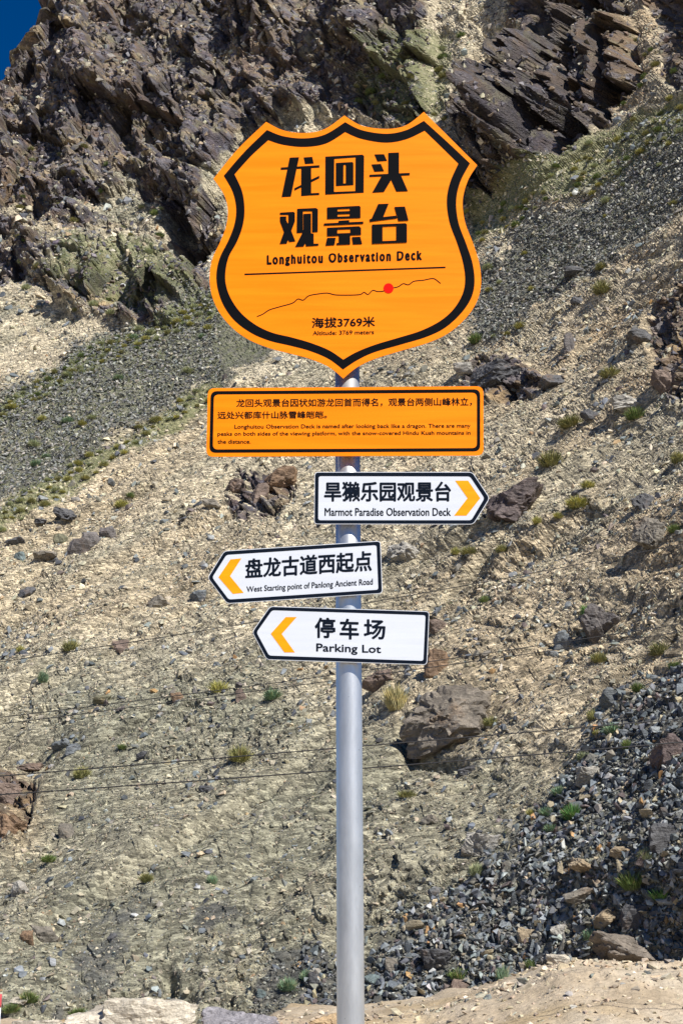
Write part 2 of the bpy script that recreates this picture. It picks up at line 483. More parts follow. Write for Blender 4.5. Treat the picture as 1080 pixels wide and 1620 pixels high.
UA = grid_axis(-440, -40, 1120, 1520, 2.2, 8.0)
VA = grid_axis(-330, -50, 1635, 1760, 2.2, 8.0)
NU, NV = len(UA), len(VA)
GU, GV = np.meshgrid(UA, VA)

vsky = np.interp(UA, [-440, -300, -150, -60, -20, 4, 14, 30, 52, 66, 100, 220, 600, 1520], [420, 340, 235, 165, 128, 102, 92, 80, 62, 44, -40, -150, -230, -330])
vsky = vsky + fbm(UA / 14, UA * 0 + 0.5, 4, 77) * 9
GVs = np.maximum(GV, vsky[None, :])
d, rx, ry, rz = D_of(GU, GVs)
over = np.clip(vsky[None, :] - GV, 0, None)
PX = rx * d; PY = ry * d; PZ = CAM.z + rz * d
PX = PX + rx * over * 0.25; PY = PY + ry * over * 0.25; PZ = PZ - over * 0.13
def grid_normal(X, Y, Z):
    dux, duy, duz = np.gradient(X, axis=1), np.gradient(Y, axis=1), np.gradient(Z, axis=1)
    dvx, dvy, dvz = np.gradient(X, axis=0), np.gradient(Y, axis=0), np.gradient(Z, axis=0)
    nx, ny, nz = dvy * duz - dvz * duy, dvz * dux - dvx * duz, dvx * duy - dvy * dux
    s = np.where(ny > 0, -1.0, 1.0) ; ln = np.sqrt(nx * nx + ny * ny + nz * nz) + 1e-9
    return nx / ln, ny / ln, nz / ln
NX, NY, NZ = grid_normal(PX, PY, PZ)
if NY[NV // 2, NU // 2] > 0: NX, NY, NZ = -NX, -NY, -NZ
rock, scree, green = zones(GU, GV)
# surface coordinates in metres
sx = PX + 0.15 * PZ; sy = PZ * 1.35
wx = fbm(sx / 5, sy / 5, 3, 3) * 1.2; wy = fbm(sx / 5, sy / 5, 3, 8) * 1.2
ca, sa = math.cos(math.radians(38)), math.sin(math.radians(38))
def rot(x, y, a): 
    c, s = math.cos(math.radians(a)), math.sin(math.radians(a)); return c * x + s * y, -s * x + c * y
# crag relief: tilted broken blocks at four sizes
rxx, ryy = rot(sx + wx, sy + wy, 25)
near = 1 - sstep(50, 72, np.hypot(PX, PY))          # the loose outcrops low on the slope are smaller than the crags
wz = fbm(sx / 1.6, sy / 1.6, 4, 13) * 0.9; wq = fbm(sx / 1.6, sy / 1.6, 4, 14) * 0.9
fx_, fy_ = GU * 0.034, -GV * 0.034                   # metres across and up the cliff face
fw, fq = fbm(GU / 70, GV / 70, 4, 13) * 0.9, fbm(GU / 70, GV / 70, 4, 14) * 0.9
ax_, ay_ = rot(fx_ + fw, fy_ + fq, 24)
r2x, r2y = rot(fx_ + fw, fy_ + fq, 14)
f1, e1 = facets(ax_ / 3.6, ay_ / 5.0, 101, 1.5)
f2, e2 = facets(r2x / 1.35, r2y / 1.9, 111, 1.7)
f3, e3 = facets((ax_ + .3 * fq) / 0.62, ay_ / 0.8, 121, 1.7)
f4, e4 = facets(r2x / 0.30, r2y / 0.34, 131, 1.7)
gul = fbm(rxx / 9, ryy / 22, 5, 61)
crag = (1 - near) * (1.35 * f1 + 2.5 * gul - 0.5 * np.exp(-(e1 / 0.04) ** 2)) + (1 - 0.7 * near) * 0.62 * f2 + (1 - 0.4 * near) * 0.30 * f3 + (1 - 0.4 * near) * 0.12 * f4
crag -= (1 - near) * 0.35 * np.exp(-(e2 / 0.06) ** 2) + 0.16 * np.exp(-(e3 / 0.1) ** 2)
crag += near * -0.3
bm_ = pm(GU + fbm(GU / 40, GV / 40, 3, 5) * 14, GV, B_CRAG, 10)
bx1, by1 = rot(fx_ + fw * .5, fy_ + fq * .5, -14)
vb, ve = facets(bx1 / 1.15, by1 / 2.9, 161, 1.4)
crag = crag * (1 - 0.6 * bm_) + bm_ * (1.5 * vb - 1.2 * np.exp(-(ve / 0.07) ** 2) + 0.4 * f3)
# slope relief: rills running down to the left, lumps, rubble
tx, ty = rot(sx, sy, 42)
rill = fbm(tx / 22, ty / 2.6, 4, 71) - 1.1 * np.exp(-(fbm(tx / 26 + 9, ty / 3.4, 4, 74) / 0.06) ** 2)
lump = fbm(sx / 3.2, sy / 3.2, 6, 81, 0.58)
tx2, ty2 = tx + 0.3 * fbm(sx / .5, sy / .5, 3, 15), ty + 0.3 * fbm(sx / .5, sy / .5, 3, 16)
g3, h3 = facets(tx2 / 0.50, ty2 / 0.36, 141, 1.3)
g4, h4 = facets(tx2 / 0.22, ty2 / 0.15, 151, 1.2)
rub = sstep(0.0, 0.6, fbm(sx / 2.4, sy / 2.4, 4, 171))
soil = 0.30 * rill + 0.42 * lump + 0.06 * rub * g3 + (0.02 + 0.016 * rub) * g4
scr = 0.15 * lump + 0.02 * g3 + 0.03 * g4
disp = soil * (1 - scree) + scr * scree
disp = disp * (1 - rock) + crag * rock + (0.7 - 0.5 * near) * rock
# hollows and bulges: (u, v, ru, rv, metres)
for (a, b, ru, rv, m_) in [(283, 350, 20, 46, -3.4), (300, 385, 34, 16, -2.4), (246, 305, 26, 16, -2.2), (240, 215, 26, 20, -2.0), (195, 200, 12, 36, -1.6), (215, 245, 16, 26, -1.4),
                           (835, 200, 80, 105, 3.4), (862, 205, 26, 44, 1.6), (762, 150, 20, 70, -3.2), (732, 250, 16, 60, -2.0), (800, 90, 30, 40, -2.6), (825, 180, 10, 60, -2.2), (745, 315, 22, 28, -1.5), (880, 120, 30, 40, 1.4), (885, 10, 60, 22, -2.6), (885, 60, 18, 22, -1.6),
                           (1060, 10, 30, 26, -1.8), (265, 1545, 14, 26, -0.3), (290, 1572, 22, 14, -0.25), (20, 1300, 18, 12, -0.3),
                           (680, 1188, 44, 12, -0.4), (640, 1165, 12, 30, -0.4), (410, 805, 22, 12, -0.5), (355, 805, 14, 12, -0.4), (10, 100, 40, 30, -1.2), (60, 1560, 80, 60, 0.25), (480, 20, 200, 60, 1.0), (130, 400, 90, 40, 1.0)]:
    g = np.exp(-(((GU - a) / ru) ** 2 + ((GV - b) / rv) ** 2) ** 1.5)
    disp = disp + m_ * g
toe = sstep(1760, 1600, GV) * 1.0
disp = disp * np.where(GV > 1640, 0.4, 1.0)
disp = disp * (1 - 0.75 * sstep(0, 40, over))
hl = np.hypot(NX, NY)
kx = rock * 0.75
DX, DY, DZ = NX * (1 - kx) + NX / hl * kx, NY * (1 - kx) + NY / hl * kx, NZ * (1 - kx) - 0.1 * kx
hx, hy, hz = PX + DX * disp, PY + DY * disp, PZ + DZ * disp
HN = grid_normal(hx, hy, hz)
if HN[1][NV // 2, NU // 2] > 0: HN = tuple(-a for a in HN)
V = np.stack([hx.ravel(), hy.ravel(), hz.ravel()], 1)
idx = np.arange(NU * NV).reshape(NV, NU)
F = np.stack([idx[:-1, :-1].ravel(), idx[1:, :-1].ravel(), idx[1:, 1:].ravel(), idx[:-1, 1:].ravel()], 1)
me = np_mesh("hillside", V, F)
grey = sstep(1000, 1300, GV + fbm(GU / 200, GV / 200, 3, 201) * 260) * 0.95 + 0.4 * sstep(0.0, 0.5, fbm(GU / 120, GV / 80, 4, 211))
streak = fbm(tx / 16, ty / 1.7, 5, 241); streak2 = fbm(tx / 11 + 7, ty / 1.1, 5, 251)
grey = np.clip(grey * 0.85 + 0.5 * sstep(-0.05, 0.35, streak), 0, 1)
warmz = 0.42 * sstep(560, 700, GU) * sstep(330, 480, GV) * (1 - sstep(1050, 1300, GV)) + 0.30 * (1 - sstep(330, 480, GU)) * sstep(520, 640, GV) * (1 - sstep(950, 1100, GV))
warmz = warmz * (0.35 + 0.9 * sstep(-0.3, 0.3, streak2))
grey = grey * (1 - warmz)
warm = np.clip(warmz + np.exp(-(((GU - 985) / 60) ** 2 + ((GV - 70) / 90) ** 2)) + 0.8 * sstep(0.15, 0.5, fbm(GU / 60, GV / 40, 4, 221)) * (GV < 620) * 0.7
               + np.exp(-(((GU - 20) / 50) ** 2 + ((GV - 1280) / 70) ** 2)) + 0.5 * np.exp(-(((GU - 1060) / 60) ** 2 + ((GV - 860) / 60) ** 2))
               + 0.6 * np.exp(-(((GU - 20) / 60) ** 2 + ((GV - 310) / 30) ** 2)), 0, 1)
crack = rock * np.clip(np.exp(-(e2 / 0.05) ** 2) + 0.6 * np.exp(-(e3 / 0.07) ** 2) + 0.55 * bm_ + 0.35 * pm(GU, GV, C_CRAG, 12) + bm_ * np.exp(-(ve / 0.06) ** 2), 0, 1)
rock_paint = rock * (1 - 0.75 * sstep(0.62, 0.9, HN[2]) * (fbm(sx / 1.5, sy / 1.5, 3, 231) > -0.25))
set_col(me, "zone", np.stack([rock_paint.ravel(), scree.ravel(), green.ravel()], 1))
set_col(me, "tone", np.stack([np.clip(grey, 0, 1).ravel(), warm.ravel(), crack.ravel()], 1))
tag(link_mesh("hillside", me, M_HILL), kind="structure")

def on_hill(u, v):
    """surface point and outward normal of the hillside near pixel (u, v); arrays allowed"""
    fi = np.interp(u, UA, np.arange(NU)); fj = np.interp(v, VA, np.arange(NV))
    i = np.clip(np.floor(fi).astype(int), 0, NU - 2); j = np.clip(np.floor(fj).astype(int), 0, NV - 2)
    a, b = fi - i, fj - j
    def g(A): return A[j, i] * (1 - a) * (1 - b) + A[j, i + 1] * a * (1 - b) + A[j + 1, i] * (1 - a) * b + A[j + 1, i + 1] * a * b
    P = np.stack([g(hx), g(hy), g(hz)], -1); N = np.stack([g(HN[0]), g(HN[1]), g(HN[2])], -1)
    N /= np.linalg.norm(N, axis=-1, keepdims=True) + 1e-9
    return P, N

def place(u, v):
    """point of the hillside that is really seen at (u, v): corrects for the relief's sideways shift"""
    uu, vv = float(u), float(v)
    for _ in range(4):
        P, N = on_hill(np.float64(uu), np.float64(vv))
        dx, dy, dz = P[0], P[1], P[2] - CAM.z
        dep = dy * CP + dz * SP
        pu = W0 / 2 + FPX * dx / dep; pv = H0 / 2 - FPX * (dz * CP - dy * SP) / dep
        uu += 0.8 * (u - pu); vv += 0.8 * (v - pv)
    return Vector(P), Vector(N), dep

# ------------------------------------------------------------------ dirt bank in front
BANK_Y = 17.6
crest_px = [(-300, 1640), (0, 1650), (120, 1650), (320, 1650), (400, 1640), (440, 1614), (520, 1608), (600, 1606), (680, 1590), (760, 1570), (810, 1553), (860, 1531), (905, 1521), (1000, 1520), (1090, 1523), (1400, 1520)]
def dirt_bank():
    xs = np.arange(-11, 11, 0.035); ts = np.linspace(0, 1, 110)
    cx = np.array([at(a, b, BANK_Y).x for a, b in crest_px]); cz = np.array([at(a, b, BANK_Y).z for a, b in crest_px])
    X, Tt = np.meshgrid(xs, ts)
    crest = np.interp(X, cx, cz) + fbm(X * 1.3, X * 0 + 3, 4, 301) * 0.05
    # profile: foot at y=13, crest at BANK_Y, then nearly level back to y=24
    Yp = np.interp(Tt, [0, 0.62, 0.72, 1], [12.5, BANK_Y - 0.25, BANK_Y, 24.0])
    rise = np.interp(Tt, [0, 0.1, 0.5, 0.62, 0.72, 1], [-0.05, 0.12, 0.72, 0.93, 1.0, 0.55])
    Z = crest * rise + (Tt > 0.05) * (fbm(X * 0.9, Yp * 0.9, 5, 311) * 0.10 + fbm(X * 4, Yp * 4, 4, 321) * 0.03)
    f, e = facets(X * 2.6, Yp * 2.6, 331, 1.4)
    Z = Z + sstep(0.1, 0.5, fbm(X * 0.7, Yp * 0.7, 3, 341)) * 0.02 * f
    f, e = facets(X * 7 + Yp, Yp * 7, 351, 1.6)
    Z = Z + sstep(0.0, 0.4, fbm(X * 1.7, Yp * 1.7, 3, 361)) * 0.012 * f
    # a scooped hollow at the right end
    V = np.stack([X.ravel(), Yp.ravel(), Z.ravel()], 1)
    n = len(xs); ix = np.arange(X.size).reshape(X.shape)
    F = np.stack([ix[:-1, :-1].ravel(), ix[:-1, 1:].ravel(), ix[1:, 1:].ravel(), ix[1:, :-1].ravel()], 1)
    tag(link_mesh("dirt_bank", np_mesh("dirt_bank", V, F, True), M_DIRT), kind="structure")
    return X, Yp, Z
BX, BY, BZ = dirt_bank()

# ------------------------------------------------------------------ loose stones as one mass
def hull_template(npts, seed, flat=(1, 0.72, 0.5)):
    r = random.Random(seed)
    bm = bmesh.new()
    for _ in range(npts):
        v = Vector((r.gauss(0, 1), r.gauss(0, 1), r.gauss(0, 1))).normalized() * r.uniform(0.82, 1.0)
        m_ = max(abs(v.x), abs(v.y), abs(v.z)); v = v * (0.45 + 0.55 / m_ * 0.75)
        bm.verts.new((v.x * flat[0], v.y * flat[1], v.z * flat[2]))
    res = bmesh.ops.convex_hull(bm, input=bm.verts)
    bmesh.ops.delete(bm, geom=[g for g in res["geom_interior"] if isinstance(g, bmesh.types.BMVert)], context='VERTS')
    bmesh.ops.triangulate(bm, faces=bm.faces[:])
    bmesh.ops.recalc_face_normals(bm, faces=bm.faces[:])
    bm.verts.index_update()
    V = np.array([v.co[:] for v in bm.verts]); F = np.array([[v.index for v in f.verts] for f in bm.faces])
    bm.free()
    return V, F

T_SMALL = [hull_template(7, 500 + k, (1, 0.7, 0.42)) for k in range(24)]
T_MID = [hull_template(12, 600 + k, (1, 0.75, 0.5)) for k in range(24)]

T_ANG = [hull_template(9, 650 + k, (1, 0.74, 0.45)) for k in range(24)]

def rand_rot(n, flatten_to=None):
    q = RNG.normal(size=(n, 4)); q /= np.linalg.norm(q, axis=1, keepdims=True)
    w, x, y, z = q.T
    R = np.stack([1 - 2 * (y * y + z * z), 2 * (x * y - z * w), 2 * (x * z + y * w),
                  2 * (x * y + z * w), 1 - 2 * (x * x + z * z), 2 * (y * z - x * w),
                  2 * (x * z - y * w), 2 * (y * z + x * w), 1 - 2 * (x * x + y * y)], 1).reshape(n, 3, 3)
    return R

def slope_rot(N, spread):
    """stones lying on the slope, long axis down the fall line, tilted by a random amount"""
    n = len(N)
    up = N + RNG.normal(size=(n, 3)) * spread; up /= np.linalg.norm(up, axis=1, keepdims=True)
    fall = np.array([-0.62, -0.45, -0.55]) + RNG.normal(size=(n, 3)) * 0.6
    x = fall - (fall * up).sum(1, keepdims=True) * up; x /= np.linalg.norm(x, axis=1, keepdims=True) + 1e-9
    y = np.cross(up, x)
    return np.stack([x, y, up], 2)

class Mass:
    def __init__(s): s.V, s.F, s.C, s.n = [], [], [], 0
    def add(s, tpls, P, R, S, C):
        k = RNG.integers(0, len(tpls), len(P))
        for t in range(len(tpls)):
            m_ = np.where(k == t)[0]
            if not len(m_): continue
            v, f = tpls[t]
            vv = np.einsum('nij,nvj->nvi', R[m_], v[None] * S[m_, None, None]) + P[m_, None, :]
            s.V.append(vv.reshape(-1, 3)); s.F.append((f[None] + (np.arange(len(m_)) * len(v))[:, None, None] + s.n).reshape(-1, 3))
            s.C.append(np.repeat(C[m_], len(v), 0)); s.n += len(m_) * len(v)
    def build(s, name, mat, label=None, cat=None):
        me = np_mesh(name, np.concatenate(s.V), np.concatenate(s.F))
        set_col(me, "tint", np.concatenate(s.C))
        o = link_mesh(name, me, mat)
        return tag(o, label, cat, kind="stuff")

PAL_SOIL = np.array([[.46, .40, .285], [.52, .465, .34], [.40, .36, .265], [.34, .315, .24], [.27, .26, .21], [.15, .16, .15], [.20, .22, .20], [.38, .27, .16], [.62, .58, .48], [.09, .095, .095]])
W_SOIL = np.array([.22, .12, .19, .16, .10, .07, .06, .03, .01, .07])
PAL_SCREE = np.array([[.055, .062, .07], [.095, .108, .12], [.15, .168, .18], [.23, .25, .255], [.19, .18, .15], [.32, .27, .18], [.40, .41, .39], [.34, .20, .09], [.12, .095, .09]])
W_SCREE = np.array([.14, .18, .20, .13, .16, .07, .04, .015, .05])
PAL_BAND = np.array([[.10, .105, .10], [.16, .165, .155], [.22, .22, .20], [.30, .295, .26], [.06, .065, .07], [.38, .36, .30], [.26, .23, .17]])
W_BAND = np.array([.2, .24, .2, .12, .12, .05, .07])
PAL_CRAG = np.array([[.06, .055, .065], [.095, .085, .098], [.14, .13, .14], [.15, .115, .09], [.27, .21, .14], [.24, .225, .18]])
W_CRAG = np.array([.22, .24, .2, .14, .1, .1])
def pick(pal, w, n):
    c = pal[RNG.choice(len(pal), n, p=w / w.sum())]
    return np.clip(c * RNG.uniform(0.75, 1.25, (n, 1)) * RNG.uniform(0.95, 1.05, (n, 3)), 0.01, 0.8)

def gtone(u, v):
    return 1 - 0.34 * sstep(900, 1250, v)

def scatter(n, keep, smin, smax, power, tpls, pal, w, mass, spread=0.5, sink=0.25, box=(-40, -40, 1120, 1625)):
    """n stones over the part of the hill in view; keep(u, v, rock, scree) is the chance that one stays"""
    u = RNG.uniform(box[0], box[2], n); v = RNG.uniform(box[1], box[3], n)
    r, s_, g_ = zones(u, v)
    ok = RNG.random(n) < keep(u, v, r, s_)
    ok &= v > np.interp(u, UA, vsky) + 4
    u, v = u[ok], v[ok]; n = len(u)
    P, N = on_hill(u, v)
    dist = np.linalg.norm(P - np.array(CAM)[None], axis=1)
    px = smin + (smax - smin) * RNG.random(n) ** power
    S = px / 2 * dist / FPX
    P = P + N * (S * (0.62 - sink))[:, None] * 0.75
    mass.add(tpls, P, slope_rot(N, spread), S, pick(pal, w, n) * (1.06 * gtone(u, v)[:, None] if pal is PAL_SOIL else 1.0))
    return n

clus = lambda u, v, s: sstep(-0.35, 0.35, fbm(u / 55, v / 40, 4, s))
ms = Mass()
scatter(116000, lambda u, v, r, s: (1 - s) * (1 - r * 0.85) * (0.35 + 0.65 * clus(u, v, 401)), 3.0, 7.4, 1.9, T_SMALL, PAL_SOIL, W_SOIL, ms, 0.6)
scatter(15000, lambda u, v, r, s: (1 - s) * (1 - r * 0.7) * (0.1 + clus(u, v, 411) ** 2), 7, 20, 2.0, T_ANG, PAL_SOIL, W_SOIL, ms, 0.6, sink=0.45)
scatter(11000, lambda u, v, r, s: (1 - s) * (1 - r) * clus(u, v, 421) ** 1.5, 4, 22, 2.6, T_MID, PAL_SCREE, W_SCREE, ms, sink=0.4)
ms.build("slope_rubble", M_CHIP, "pale and grey stone chips strewn over the sandy slope", "rubble")
ms = Mass()
for bx_, nn in (((-40, 460, 350, 960), 26000), ((725, 40, 1120, 560), 24000)):
    scatter(nn, lambda u, v, r, s: np.clip(s * 1.1 + 0.10 * (fbm(u / 30, v / 30, 3, 77) > 0), 0, 1) * (s > 0.02) * (1 - r), 3.6, 11.5, 2.0, T_SMALL, PAL_BAND, W_BAND, ms, 0.9, sink=0.1, box=bx_)
scatter(9000, lambda u, v, r, s: s * (v > 1300), 3.2, 6.0, 1.6, T_SMALL, PAL_BAND, W_BAND, ms, 0.9, box=(-40, 1300, 430, 1625))
scatter(22000, lambda u, v, r, s: s * (v > 1000), 4.5, 11, 1.5, T_SMALL, PAL_BAND * 0.8, W_BAND, ms, 0.9, box=(400, 1000, 1120, 1625))
scatter(7500, lambda u, v, r, s: s * (v > 1000) * (u > 480), 10, 24, 1.5, T_ANG, PAL_SCREE, W_SCREE, ms, 0.9, box=(480, 1000, 1120, 1625))
ms.build("scree", M_CHIP, "dark blue-grey loose scree lying in bands down the slope", "scree")
ms = Mass()
scatter(26000, lambda u, v, r, s: r, 4, 19, 2.2, T_ANG, PAL_CRAG, W_CRAG, ms, 1.2, sink=0.6, box=(-40, -40, 1120, 660))
ms.build("crag_rubble", M_CHIP, "broken dark blocks wedged all over the rocky crags", "rubble")
print("STUFF TRIS", sum(len(o.data.polygons) for o in bpy.data.objects if o.get("kind") == "stuff"), NU * NV * 2)
# pebbles on the bank
ms = Mass(); n = 16000
ii = RNG.integers(10, BX.shape[0] - 20, n); jj = RNG.integers(0, BX.shape[1], n)
P = np.stack([BX[ii, jj], BY[ii, jj], BZ[ii, jj]], 1)
S = (0.010 + 0.085 * RNG.random(n) ** 5)
m2 = 420; i2 = RNG.integers(int(BX.shape[0] * .58), int(BX.shape[0] * .70), m2); j2 = RNG.integers(0, BX.shape[1], m2)
P2 = np.stack([BX[i2, j2], BY[i2, j2], BZ[i2, j2]], 1)
ms.add(T_ANG, P2, slope_rot(np.tile([0, -0.2, 1.0], (m2, 1)), 0.6), 0.03 + 0.10 * RNG.random(m2) ** 3, pick(PAL_SOIL, W_SOIL, m2) * 0.95)
ms.add(T_SMALL, P + np.array([0, 0, 0.002]), slope_rot(np.tile([0, -0.2, 1.0], (n, 1)), 0.4), S, np.clip(pick(np.array([[.42, .34, .24], [.47, .40, .29], [.36, .29, .20], [.24, .225, .2], [.55, .49, .40]]), np.array([.4, .25, .2, .08, .07]), n), 0, 0.7))
ms.build("bank_pebbles", M_CHIP, "small pale pebbles strewn over the sandy bank", "pebbles")

# ------------------------------------------------------------------ boulders, each its own thing
def boulder_mesh(name, seed, sub, dims, planes=10, rough=0.06):
    bm = bmesh.new(); bmesh.ops.create_icosphere(bm, subdivisions=sub, radius=1.0)
    co = np.array([v.co[:] for v in bm.verts]); r = np.random.default_rng(seed)
    n = r.normal(size=(planes, 3)); n /= np.linalg.norm(n, axis=1, keepdims=True)
    c = r.uniform(0.5, 0.9, planes)
    n = np.concatenate([n, np.eye(3), -np.eye(3)]); c = np.concatenate([c, r.uniform(0.8, 1.0, 6)])
    dt = co @ n.T
    rad = np.min(np.where(dt > 1e-3, c[None] / np.maximum(dt, 1e-3), 9), axis=1)
    p = co * rad[:, None]
    # broken sub-facets and ledges
    q = p * 2.4 + seed
    f, e = facets(q[:, 0] + q[:, 2] * 0.5, q[:, 1] * 1.0 + q[:, 2] * 0.9, seed % 97, 1.5)
    f2, e2 = facets(q[:, 0] * 2.4 - q[:, 1], q[:, 2] * 2.4 + q[:, 1], seed % 89 + 7, 1.5)
    p = p * (1 + rough * 0.9 * f + rough * 0.5 * f2)[:, None]
    mn, mx = p.min(0), p.max(0)
    p = (p - (mn + mx) / 2) / (mx - mn) * np.array(dims)
    for v, k in zip(bm.verts, p): v.co = k
    me = bpy.data.meshes.new(name); bm.to_mesh(me); bm.free()
    return me

GREYB = (.19, .17, .14); BROWN = (.17, .125, .10); MAROON = (.10, .078, .074); BLUE = (.15, .165, .175); PALE = (.36, .34, .30)
DARK = (.085, .085, .09); RUST = (.20, .13, .08); TAN = (.33, .26, .17); PURP = (.125, .112, .108); CREAM = (.56, .50, .40); TEAL = (.14, .18, .18); OLIVE = (.16, .155, .10)
